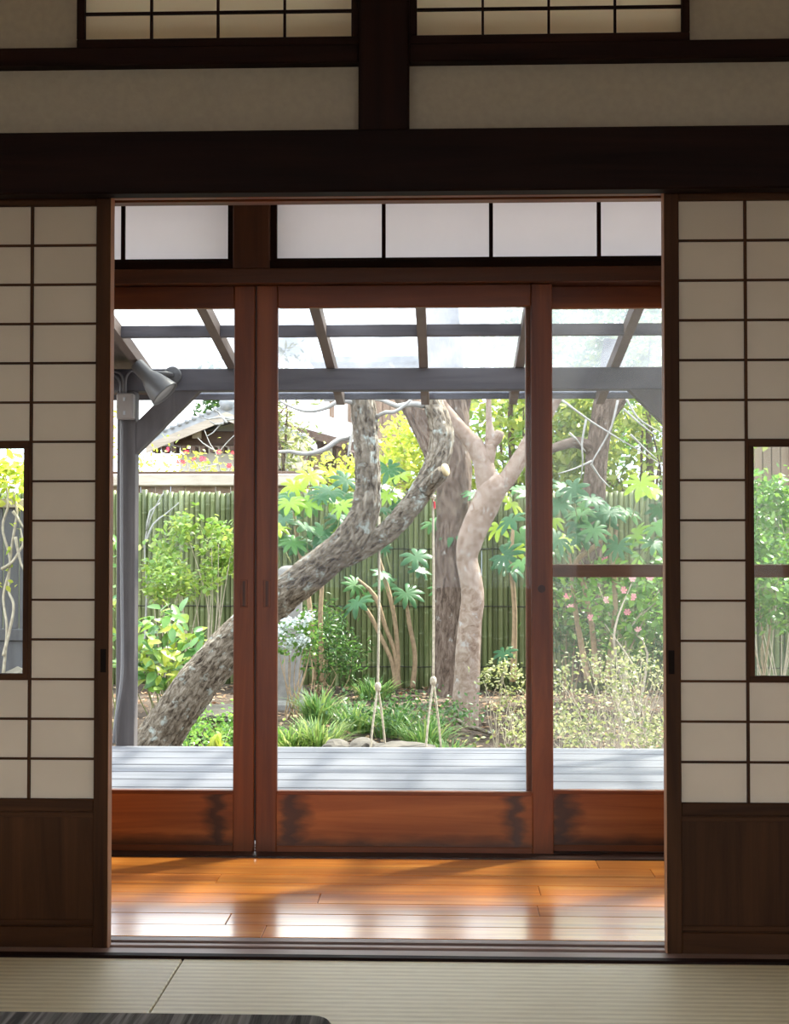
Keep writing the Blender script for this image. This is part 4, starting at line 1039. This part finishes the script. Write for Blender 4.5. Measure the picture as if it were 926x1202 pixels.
# ---- fatsia: big palmate leaves, each its own part
def palmate(seed, lobes=8):
    random.seed(seed); V, Fc = [(0, 0, 0)], []
    span = math.radians(290)
    for k in range(lobes):
        a = -span / 2 + span * k / (lobes - 1); L = 1.0 * (.72 + .28 * math.cos(a * .5)) * random.uniform(.92, 1.06)
        wd = span / (lobes - 1)
        n0 = len(V); dr = -.10 - .12 * random.random()
        for da, r, z in ((-.5, .36, .02), (-.36, .62, .0), (-.16, .86, dr * .6), (0, 1.0, dr), (.16, .86, dr * .6), (.36, .62, .0), (.5, .36, .02), (0, .62, .05)):
            aa = a + da * wd; V.append((L * r * math.sin(aa), L * r * math.cos(aa), z))
        i = n0
        for q in ((0, i, i + 7), (i, i + 1, i + 7), (i + 1, i + 2, i + 7), (i + 2, i + 3, i + 7), (i + 3, i + 4, i + 7), (i + 4, i + 5, i + 7), (i + 5, i + 6, i + 7), (i + 6, 0, i + 7)): Fc.append(q)
    return V, Fc
PAL = [new_mesh('leaf', *palmate(s, 7 + s % 3), ML_fat, True) for s in range(5)]
PALY = [new_mesh('leaf', *palmate(s + 9, 7 + s % 2), ML_fatl, True) for s in range(4)]  # yellower copies of the leaf, back light put into their colour
random.seed(5)
def fatsia(label, base_px, Y, lv, extra_stems=()):
    b = at(*base_px, Y); b.z = gz(b.x, b.y) - .02
    t = thing('fatsia_shrub', b, label, 'shrub', 'large leaved fatsia shrubs')
    for (px, py, s, y) in lv:
        yy = Y + random.uniform(-.35, .35); p = at(px, py, yy)
        nrm = Vector((random.uniform(-.5, .5), random.uniform(-.95, -.25), random.uniform(.45, .9))).normalized()
        q = nrm.to_track_quat('Z', 'Y')
        o = link('leaf', random.choice(PALY if y else PAL), t, p)
        sc_ = s * mpp(yy) * .55; o.scale = (sc_, sc_, sc_)
        tw = Vector((0, 0, 1)).rotation_difference(nrm)
        o.rotation_mode = 'QUATERNION'
        from mathutils import Quaternion
        # tip of the leaf hangs downhill
        o.rotation_quaternion = tw @ Quaternion((0, 0, 1), math.pi + random.uniform(-.9, .9))
        if random.random() < .7:
            hub = b + Vector((random.uniform(-.12, .12), random.uniform(-.1, .1), 0)); e = hub.lerp(p, .75); e.z = hub.z + (p.z - hub.z) * .85
            MB().tube([p, p.lerp(e, .6) + Vector((0, .03, -.03)), e], [.004, .005, .006], 5, .1).build('petiole', M_greenstem, t, True)
    for pts in extra_stems:
        P = [at(x, y, Y) for x, y in pts]
        MB().tube(P, [.028] + [.022] * (len(P) - 2) + [.012], 9, .06).build('stem', M_stem, t, True)
    return t
def rnd_leaves(n, x0, x1, y0, y1, s0, s1, py_=.2): return [(random.uniform(x0, x1), random.uniform(y0, y1), random.uniform(s0, s1), random.random() < py_) for _ in range(n)]
fatsia('fatsia shrub with bright backlit leaves under the leaning trunk', (372, 800), 9.6,
       [(363, 558, 44, 1), (387, 576, 52, 0), (406, 563, 40, 0), (403, 582, 40, 0), (340, 590, 44, 1), (360, 590, 44, 1), (333, 608, 46, 0), (358, 618, 46, 0), (403, 612, 50, 0), (384, 633, 50, 0), (456, 550, 46, 0), (461, 577, 40, 1), (330, 632, 36, 0), (448, 570, 40, 0), (345, 570, 36, 1), (470, 595, 40, 0)] + rnd_leaves(14, 326, 410, 575, 640, 30, 44, .4) + rnd_leaves(5, 440, 480, 555, 600, 30, 40, .3),
       [[(378, 800), (376, 720), (382, 640)], [(370, 800), (362, 700), (350, 640), (345, 600)]])
fatsia('fatsia shrub with bare tan stems between the swing ropes', (466, 806), 10.2,
       [(420, 707, 46, 0), (417, 687, 34, 0), (477, 696, 44, 0), (452, 684, 32, 0), (488, 653, 44, 0), (449, 673, 32, 0), (522, 692, 42, 0), (492, 669, 32, 0), (452, 643, 20, 0), (430, 700, 30, 0)],
       [[(464, 808), (461, 780), (448, 750), (436, 725), (428, 712)], [(465, 808), (467, 770), (462, 720), (452, 680), (445, 655)], [(468, 808), (463, 765), (452, 735), (440, 700), (420, 680)], [(484, 808), (487, 770), (480, 730), (477, 705)]])
fatsia('fatsia shrub behind the smooth barked tree', (600, 800), 9.4,
       [(534, 622, 44, 0), (555, 580, 30, 0), (508, 614, 36, 0), (600, 610, 44, 0), (608, 573, 38, 0), (592, 652, 48, 0), (605, 637, 40, 0), (596, 664, 48, 0), (612, 630, 40, 0), (538, 627, 44, 0), (592, 766, 34, 0), (600, 590, 40, 1), (612, 660, 36, 0)] + rnd_leaves(5, 585, 640, 575, 670, 32, 42, .2),
       [[(602, 800), (604, 720), (600, 660), (603, 610)]])
fatsia('fatsia shrub with yellow backlit leaves beside the screen door', (705, 800), 8.3,
       [(752, 566, 48, 1), (766, 576, 44, 1), (716, 600, 46, 0), (663, 573, 42, 0), (694, 585, 46, 0), (658, 592, 42, 0), (706, 607, 46, 0), (682, 602, 42, 0), (745, 627, 46, 1), (764, 638, 42, 1), (655, 633, 46, 0), (687, 630, 46, 0), (652, 647, 40, 0), (697, 621, 42, 0), (735, 600, 46, 0), (725, 640, 40, 0)] + rnd_leaves(14, 648, 790, 565, 650, 32, 44, .2),
       [[(700, 800), (695, 740), (686, 690), (676, 660), (700, 640), (716, 620)], [(712, 800), (722, 720), (720, 660), (724, 615)], [(690, 800), (676, 720), (668, 650)]])

# ---- shrubs
def sh(name, label, px, py, Y, rx, rz, ncl, per, crad, size, tmpl, mat, smat, nst=9, r0=.006, ry=None, cat='shrub', **k):
    c = at(px, py, Y); b = Vector((c.x, c.y, gz(c.x, c.y) - .02))
    return shrub(name, label, cat, b, c, (rx, ry or rx * .8, rz), ncl, per, crad, size, tmpl, mat, smat, nst, r0, **k)
sh('layered_shrub', 'airy layered shrub in front of the sunlit bamboo', 232, 652, 8.6, .40, .34, 34, 42, .055, .060, T_OVAL, ML_fresh, M_twig, 14, .008)
sh('layered_shrub', 'small leafy shrub arching beside the pergola post', 190, 682, 8.3, .20, .16, 14, 36, .05, .055, T_OVAL, ML_fresh, M_twig, 6, .006)
sh('pale_twiggy_shrub', 'pale yellow leaved twiggy shrub outside the screen door', 706, 812, 5.8, .36, .26, 50, 15, .045, .028, T_OVAL, ML_pale, M_twig, 34, .004, spread=.16, jitter=.06)
sh('pale_twiggy_shrub', 'upright pale shrub behind the twiggy shrub at the deck edge', 745, 790, 6.4, .30, .26, 32, 14, .045, .028, T_OVAL, ML_pale, M_twig, 22, .004, spread=.14)
sh('pale_twiggy_shrub', 'thin pale shrub at the foot of the smooth barked tree', 596, 806, 6.3, .20, .20, 24, 18, .035, .028, T_OVAL, ML_pale, M_twig, 16, .004, spread=.08)
sh('pale_twiggy_shrub', 'low pale shrub seen past the stile of the cedar doors', 640, 840, 6.0, .22, .15, 20, 20, .04, .03, T_OVAL, ML_pale, M_twig, 12, .004, spread=.1)
sh('feathery_bush', 'dark feathery bush against the shaded bamboo', 385, 770, 9.6, .30, .28, 36, 34, .07, .060, T_NARROW, ML_dark, M_stem, 8)
sh('feathery_bush', 'dark feathery bush beside the stone pillar', 372, 735, 9.9, .22, .22, 22, 30, .07, .060, T_NARROW, ML_dark, M_stem, 6)
sh('feathery_bush', 'dark leafy bush under the camellia with pink blossoms', 745, 745, 8.6, .45, .30, 40, 30, .08, .055, T_OVAL, ML_dark, M_stem, 8)
sh('feathery_bush', 'green bush beneath the fatsia beside the screen door', 668, 720, 8.9, .25, .35, 26, 26, .08, .06, T_OVAL, ML_dark, M_stem, 8)
sh('sunlit_shrub', 'sunlit shrub before the fence in the shoji glass with the screen rail', 905, 620, 8.6, .36, .42, 60, 26, .07, .065, T_OVAL, ML_mid, M_twig, 10)
sh('sunlit_shrub', 'lime leaved shrub low in the shoji glass with the screen rail', 902, 685, 8.2, .32, .38, 50, 22, .07, .06, T_OVAL, ML_mid, M_stem, 6)
sh('low_groundcover', 'pale low groundcover along the deck edge outside the screen door', 690, 862, 5.2, .75, .07, 70, 20, .05, .03, T_OVAL, ML_pale, M_twig, 6, .003, ry=.35)
sh('low_groundcover', 'low green groundcover under the leaning trunk', 262, 862, 6.4, .42, .08, 40, 22, .05, .035, T_OVAL, ML_mid, M_twig, 4, .003, ry=.5)
sh('low_groundcover', 'low green groundcover between the stepping rocks and trunks', 480, 835, 7.4, .55, .05, 50, 22, .06, .035, T_OVAL, ML_dark, M_twig, 4, .003, ry=.6)

# aucuba: big glossy leaves, each a part
def oval_leaf(): 
    V, Fc = [], []
    for i in range(5):
        t = i / 4; w = .24 * math.sin(math.pi * (t * .92 + .04)) ** .8; z = -.16 * t * t
        V += [(-w, t, z + .05 * (w > .05)), (0, t, z), (w, t, z + .05 * (w > .05))]
    for i in range(4):
        a = i * 3; Fc += [(a, a + 1, a + 4, a + 3), (a + 1, a + 2, a + 5, a + 4)]
    return V, Fc
ML_auc = leafmat('aucuba_leaf', [(0, (0.09, 0.22, 0.07)), (.6, (0.15, 0.30, 0.09)), (1, (0.32, 0.45, 0.10))], .4, .3)
OV = [new_mesh('leaf', *oval_leaf(), mm, True) for mm in (ML_auc, ML_mid, ML_lime)]
from mathutils import Quaternion
def leafplant(name, label, px, py, Y, rx, rz, n_, s0, s1, nst, mats=(0, 0, 1, 2), ry=None, group=None):
    c = at(px, py, Y); b = Vector((c.x, c.y, gz(c.x, c.y) - .02)); t = thing(name, b, label, 'plant', group)
    P = ell(n_, c, (rx, ry or rx * .7, rz), .1)
    for p in P:
        nrm = Vector((random.uniform(-.7, .7), random.uniform(-.9, .2), random.uniform(.4, 1))).normalized()
        o = link('leaf', OV[random.choice(mats)], t, p); s = random.uniform(s0, s1); o.scale = (s, s, s)
        o.rotation_mode = 'QUATERNION'; o.rotation_quaternion = Vector((0, 0, 1)).rotation_difference(nrm) @ Quaternion((0, 0, 1), random.uniform(0, 6.28))
    stems(t, b, P, nst, .006, M_greenstem, .04)
    return t
leafplant('aucuba', 'aucuba with large glossy leaves between the post and the leaning trunk', 198, 765, 7.0, .34, .33, 230, .08, .15, 20)
leafplant('aucuba', 'low aucuba in the strip beside the pergola post', 131, 700, 7.4, .14, .45, 50, .08, .13, 8)
lp_ = thing('young_plant', at(248, 885, 5.4), 'young plant with four bright yellow green leaves under the leaning trunk', 'plant')
for px, py, ln, ang, tilt in ((240, 868, .13, 1.25, .5), (247, 866, .12, .5, .6), (256, 868, .10, -.7, .5), (262, 866, .13, -1.1, .7), (252, 872, .10, .0, .7)):
    o = link('leaf', OV[2], lp_, at(px, 880, 5.4)); o.scale = (ln * 1.1,) * 3
    o.rotation_euler = (math.radians(60), ang, 0)
    e = at(px, 880, 5.4); MB().tube([worg(lp_) + Vector((0, 0, -.1)), e], .003, 5).build('stem', M_greenstem, lp_)

# white flowering shrub and stone pillar
M_stone = plain('weathered_stone', (0.24, 0.225, 0.21), .9, 16, .2, bump=.5)
SY = 8.8
s0_, s1_ = at(322, 830, SY), at(354, 664, SY)
sp_ = thing('stone_pillar', ((s0_.x + s1_.x) / 2, SY + .1, gz(s0_.x, SY)), 'rounded grey stone pillar partly hidden by the leaning trunk', 'pillar')
cx_ = (s0_.x + s1_.x) / 2; hw = (s1_.x - s0_.x) / 2
m = MB()
prof = [(-.55, 1.05), (-.2, 1.0), (s1_.z - .10, .96), (s1_.z - .04, .86), (s1_.z - .01, .6), (s1_.z, .25)]
for z, k in prof:
    for j in range(16):
        a = 2 * math.pi * j / 16; c_, s_ = math.cos(a), math.sin(a)
        m.v.append((cx_ + hw * k * math.copysign(abs(c_) ** .5, c_), SY + .1 + hw * .8 * k * math.copysign(abs(s_) ** .5, s_), z))
for i in range(len(prof) - 1):
    for j in range(16): m.f.append((i * 16 + j, i * 16 + (j + 1) % 16, (i + 1) * 16 + (j + 1) % 16, (i + 1) * 16 + j))
m.f.append(tuple(range((len(prof) - 1) * 16, len(prof) * 16)))
m.build('shaft', M_stone, sp_, True)
MB().box(cx_ - hw * 1.3, cx_ + hw * 1.3, SY - .12, SY + .32, -.62, -.38, .03).build('base', M_stone, sp_)
c = at(346, 745, 8.2); wsb = thing('white_flower_shrub', (c.x, c.y, gz(c.x, c.y) - .02), 'shrub with clusters of small white blossoms in front of the stone pillar', 'shrub')
ob, C = foliage(wsb, c, (.16, .12, .22), 20, 20, .05, .045, T_OVAL, ML_mid)
stems(wsb, worg(wsb), C, 10, .006, M_stem, .04)
for p in ell(15, at(345, 735, 8.12), (.15, .08, .20), .2):
    o = link('blossom_cluster', leaves_mesh('blossom_cluster', rng.normal(size=(34, 3)) * .022, .024, T_ROUND, ML_white), wsb, p)

# grassy clumps
def clump(label, px, py, Y, n_, L, spread, mat=None):
    c = at(px, py, Y); b = Vector((c.x, c.y, gz(c.x, c.y) - .01)); m = MB()
    for k in range(n_):
        a = random.uniform(0, 6.283); r = random.uniform(0, spread * .35); l_ = L * random.uniform(.6, 1.15)
        p = Vector((r * math.cos(a), r * math.sin(a), 0)); d = Vector((math.cos(a + random.uniform(-.5, .5)), math.sin(a), 0)); sd = Vector((-d.y, d.x, 0)) * .007
        lean = random.uniform(.25, .9); n0 = len(m.v)
        for t, w in ((0, 1), (.4, 1), (.75, .8), (1, .05)):
            q = p + d * (l_ * lean * t * t) + Vector((0, 0, l_ * (t - lean * .55 * t * t)))
            m.v += [tuple(q - sd * w), tuple(q + sd * w)]
        m.f += [(n0 + 2 * i, n0 + 2 * i + 1, n0 + 2 * i + 3, n0 + 2 * i + 2) for i in range(3)]
    o = link('grass_clump', new_mesh('grass_clump', m.v, m.f, mat or ML_grass), None, b)
    return tag(o, label, 'grass', 'liriope clumps')
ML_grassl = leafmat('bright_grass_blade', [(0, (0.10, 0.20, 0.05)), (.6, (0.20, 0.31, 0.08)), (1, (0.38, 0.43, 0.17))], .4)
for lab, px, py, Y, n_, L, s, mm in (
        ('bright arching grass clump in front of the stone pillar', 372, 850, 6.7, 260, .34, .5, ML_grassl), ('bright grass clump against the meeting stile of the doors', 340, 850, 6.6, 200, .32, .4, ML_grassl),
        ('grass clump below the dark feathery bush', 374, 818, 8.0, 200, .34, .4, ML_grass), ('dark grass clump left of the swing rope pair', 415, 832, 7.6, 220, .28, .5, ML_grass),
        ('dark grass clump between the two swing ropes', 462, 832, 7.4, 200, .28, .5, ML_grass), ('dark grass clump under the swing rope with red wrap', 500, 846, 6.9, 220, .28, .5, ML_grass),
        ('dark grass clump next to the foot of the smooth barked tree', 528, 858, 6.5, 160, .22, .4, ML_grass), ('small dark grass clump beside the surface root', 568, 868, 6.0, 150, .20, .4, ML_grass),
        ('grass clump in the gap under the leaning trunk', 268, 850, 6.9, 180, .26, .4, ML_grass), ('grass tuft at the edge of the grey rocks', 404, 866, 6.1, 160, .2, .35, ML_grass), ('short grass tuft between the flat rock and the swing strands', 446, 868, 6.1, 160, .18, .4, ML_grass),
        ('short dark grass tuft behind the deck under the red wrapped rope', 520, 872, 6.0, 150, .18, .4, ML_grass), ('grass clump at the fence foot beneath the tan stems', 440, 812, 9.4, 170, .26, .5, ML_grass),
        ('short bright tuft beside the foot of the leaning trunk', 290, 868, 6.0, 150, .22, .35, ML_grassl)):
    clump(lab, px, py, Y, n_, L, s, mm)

# rocks
M_rock = plain('grey_garden_rock', (0.085, 0.075, 0.062), .9, 9, .3, bump=.7)
def rock(label, px, py, Y, sx, sy, sz, seed):
    import bmesh
    bm = bmesh.new(); bmesh.ops.create_icosphere(bm, subdivisions=3, radius=1)
    for v in bm.verts:
        k = 1 + .28 * noise.noise(v.co * 1.3 + Vector((seed, 0, 0))) + .1 * noise.noise(v.co * 3.5 + Vector((seed, 5, 0)))
        v.co = Vector((v.co.x * sx, v.co.y * sy, v.co.z * sz)) * k
    me = bpy.data.meshes.new('rock'); bm.to_mesh(me); bm.free(); me.materials.append(M_rock)
    c = at(px, py, Y); return tag(link('rock', me, None, (c.x, c.y, c.z)), label, 'rock', 'rocks edging the garden')
rock('broad flat grey rock between the swing ropes', 468, 881, 5.75, .22, .2, .055, 1)
rock('rounded grey rock below the bright grass clump', 426, 879, 5.8, .10, .12, .07, 4)
rock('small rock with reddish soil beside it near the bright grass', 394, 877, 5.8, .09, .1, .05, 8)
rock('dark flat rock in the shade under the leaning trunk', 262, 838, 7.2, .30, .25, .07, 11)
rock('grey rock at the foot of the grey board fence', 14, 852, 5.95, .26, .16, .36, 15)

# fallen leaves on the soil: nobody could count them
n_ = 5200; rng.integers(0, 9)
Pf = np.stack([rng.uniform(-4, 5, n_), rng.uniform(4.2, 10.7, n_), np.zeros(n_)], 1)
Pf[:, 2] = [gz(a, b) + .012 for a, b, _ in Pf]
o = link('fallen_leaves', leaves_mesh('fallen_leaves', Pf, .06, T_OVAL, ML_dry, up=2.2, droop=0)); tag(o, 'dry brown fallen leaves scattered over the garden soil', 'leaves', kind='stuff')
Pf = np.stack([rng.uniform(.9, 2.6, 900), rng.uniform(4.2, 6.4, 900), np.zeros(900)], 1)

# ---- rope swing hung from the lichened limb
M_rope = plain('weathered_rope', (0.50, 0.44, 0.34), .9, 60, .3, bump=.4)
sw = thing('rope_swing', at(476, 883, 5.72), 'rope swing hanging from the lichened limb behind the deck', 'swing')
zs = at(476, 886, 5.72).z
R1t, R1k = at(445, 628, 5.70), at(443.5, 806, 5.66)
R2t, R2k = at(508, 588, 5.76), at(508.5, 799, 5.78)
for tp, kn, half in ((R1t, R1k, .045), (R2t, R2k, .048)):
    MB().tube([tp + Vector((0, 0, .12)), tp, tp.lerp(kn, .5) + Vector((.003, 0, 0)), kn], .0075, 8, .08).build('rope', M_rope, sw, True)
    kk = lathe_axis('knot', M_rope, kn + Vector((0, 0, .028)), (0, 0, -.062), [(0, .010), (.2, .019), (.5, .021), (.8, .018), (1, .010)], sw, 14)
    for s in (-1, 1):
        e = Vector((kn.x + s * half * 1.05, kn.y + s * .09, zs + .01))
        MB().tube([kn, kn.lerp(e, .5) + Vector((s * .004, 0, 0)), e], .0068, 8, .06).build('strand', M_rope, sw, True)
p = [Vector((k_.x + s * h_, k_.y + s * .09, zs)) for k_, s, h_ in ((R1k, -1, .075), (R2k, -1, .055), (R2k, 1, .08), (R1k, 1, .055))]
p[0].x -= .03; p[3].x -= .03; p[1].x += .03; p[2].x += .03
MB().prism(p, (0, 0, .02)).build('seat', M_deck, sw)
MB().tube([R2t + Vector((.010, -.012, -.005)), R2t + Vector((.012, -.012, -.050))], .006, 8).build('red_wrap', plain('red_cord', (0.65, 0.03, 0.05), .6), sw)
lathe_axis('ring', M_rope, R2t + Vector((-.02, -.02, .025)), (.04, 0, 0), [(0, .012), (.5, .018), (1, .012)], sw, 12)

# thin bare twigs in front of the sunlit bamboo
bw = thing('bare_sapling', at(170, 800, 8.9), 'bare pale twigs rising in front of the sunlit bamboo', 'sapling')
twigs(bw, [[(168, 790), (172, 700), (170, 640), (178, 605), (192, 578)], [(170, 640), (180, 615), (195, 603), (210, 590)], [(172, 622), (176, 600), (188, 590)]], M_ptwig, 8.9, 1.6)
bw2 = thing('bare_sapling', at(262, 800, 12.6), 'bare grey twigs in front of the gabled house', 'sapling')
twigs(bw2, [[(262, 790), (262, 600), (256, 540), (246, 520), (240, 505)], [(256, 545), (240, 548), (222, 552)], [(254, 535), (266, 520), (276, 510)], [(250, 528), (238, 520), (232, 514)], [(262, 580), (240, 556), (228, 540)]], M_ptwig, 12.6, 1.0)
bw3 = thing('bare_sapling', at(268, 800, 9.0), 'bleached bare branch crossing the gabled roof', 'sapling')
twigs(bw3, [[(300, 800), (300, 560), (290, 500), (274, 492), (260, 497), (250, 508), (243, 512)], [(274, 492), (258, 490), (244, 492), (236, 490)], [(266, 496), (256, 484), (250, 480)], [(262, 497), (252, 498), (246, 494)]], M_ptwig, 9.0, 1.6)

# ---- low table in the room
TY1 = -1.46; ZT = 0.33
c = at(391, 1191, TY1)
tb = thing('low_table', (c.x - .65, TY1 - .35, -0.002), 'low dark table with rough grey grain standing on the tatami', 'table')
def rrect(x0, x1, y0, y1, r, z, k=6):
    P = []
    for cx, cy, a0 in ((x1 - r, y1 - r, 0), (x0 + r, y1 - r, 90), (x0 + r, y0 + r, 180), (x1 - r, y0 + r, 270)):
        for i in range(k + 1):
            a = math.radians(a0 + 90 * i / k); P.append((cx + r * math.cos(a), cy + r * math.sin(a), z))
    return P
zt = c.z
m = MB(); L = [rrect(c.x - 1.3, c.x, TY1 - .7, TY1, .03, z - 0) for z in (zt - .04, zt - .004)] + [rrect(c.x - 1.297, c.x - .003, TY1 - .697, TY1 - .003, .028, zt)]
k = len(L[0])
for q in L: m.v += q
for i in (0, 1):
    for j in range(k): m.f.append((i * k + j, i * k + (j + 1) % k, (i + 1) * k + (j + 1) % k, (i + 1) * k + j))
m.f.append(tuple(range(2 * k, 3 * k))); m.f.append(tuple(range(k - 1, -1, -1)))
m.build('table_top', M_table, tb)
for x in (c.x - 1.24, c.x - .12):
    for y in (TY1 - .66, TY1 - .10): box('leg', M_table, tb, x, x + .06, y, y + .06, -0.0015, zt - .0405, .004)
for y in (TY1 - .64, TY1 - .08): box('apron', M_table, tb, c.x - 1.18, c.x - .12, y, y + .02, zt - .10, zt - .0405, .002)
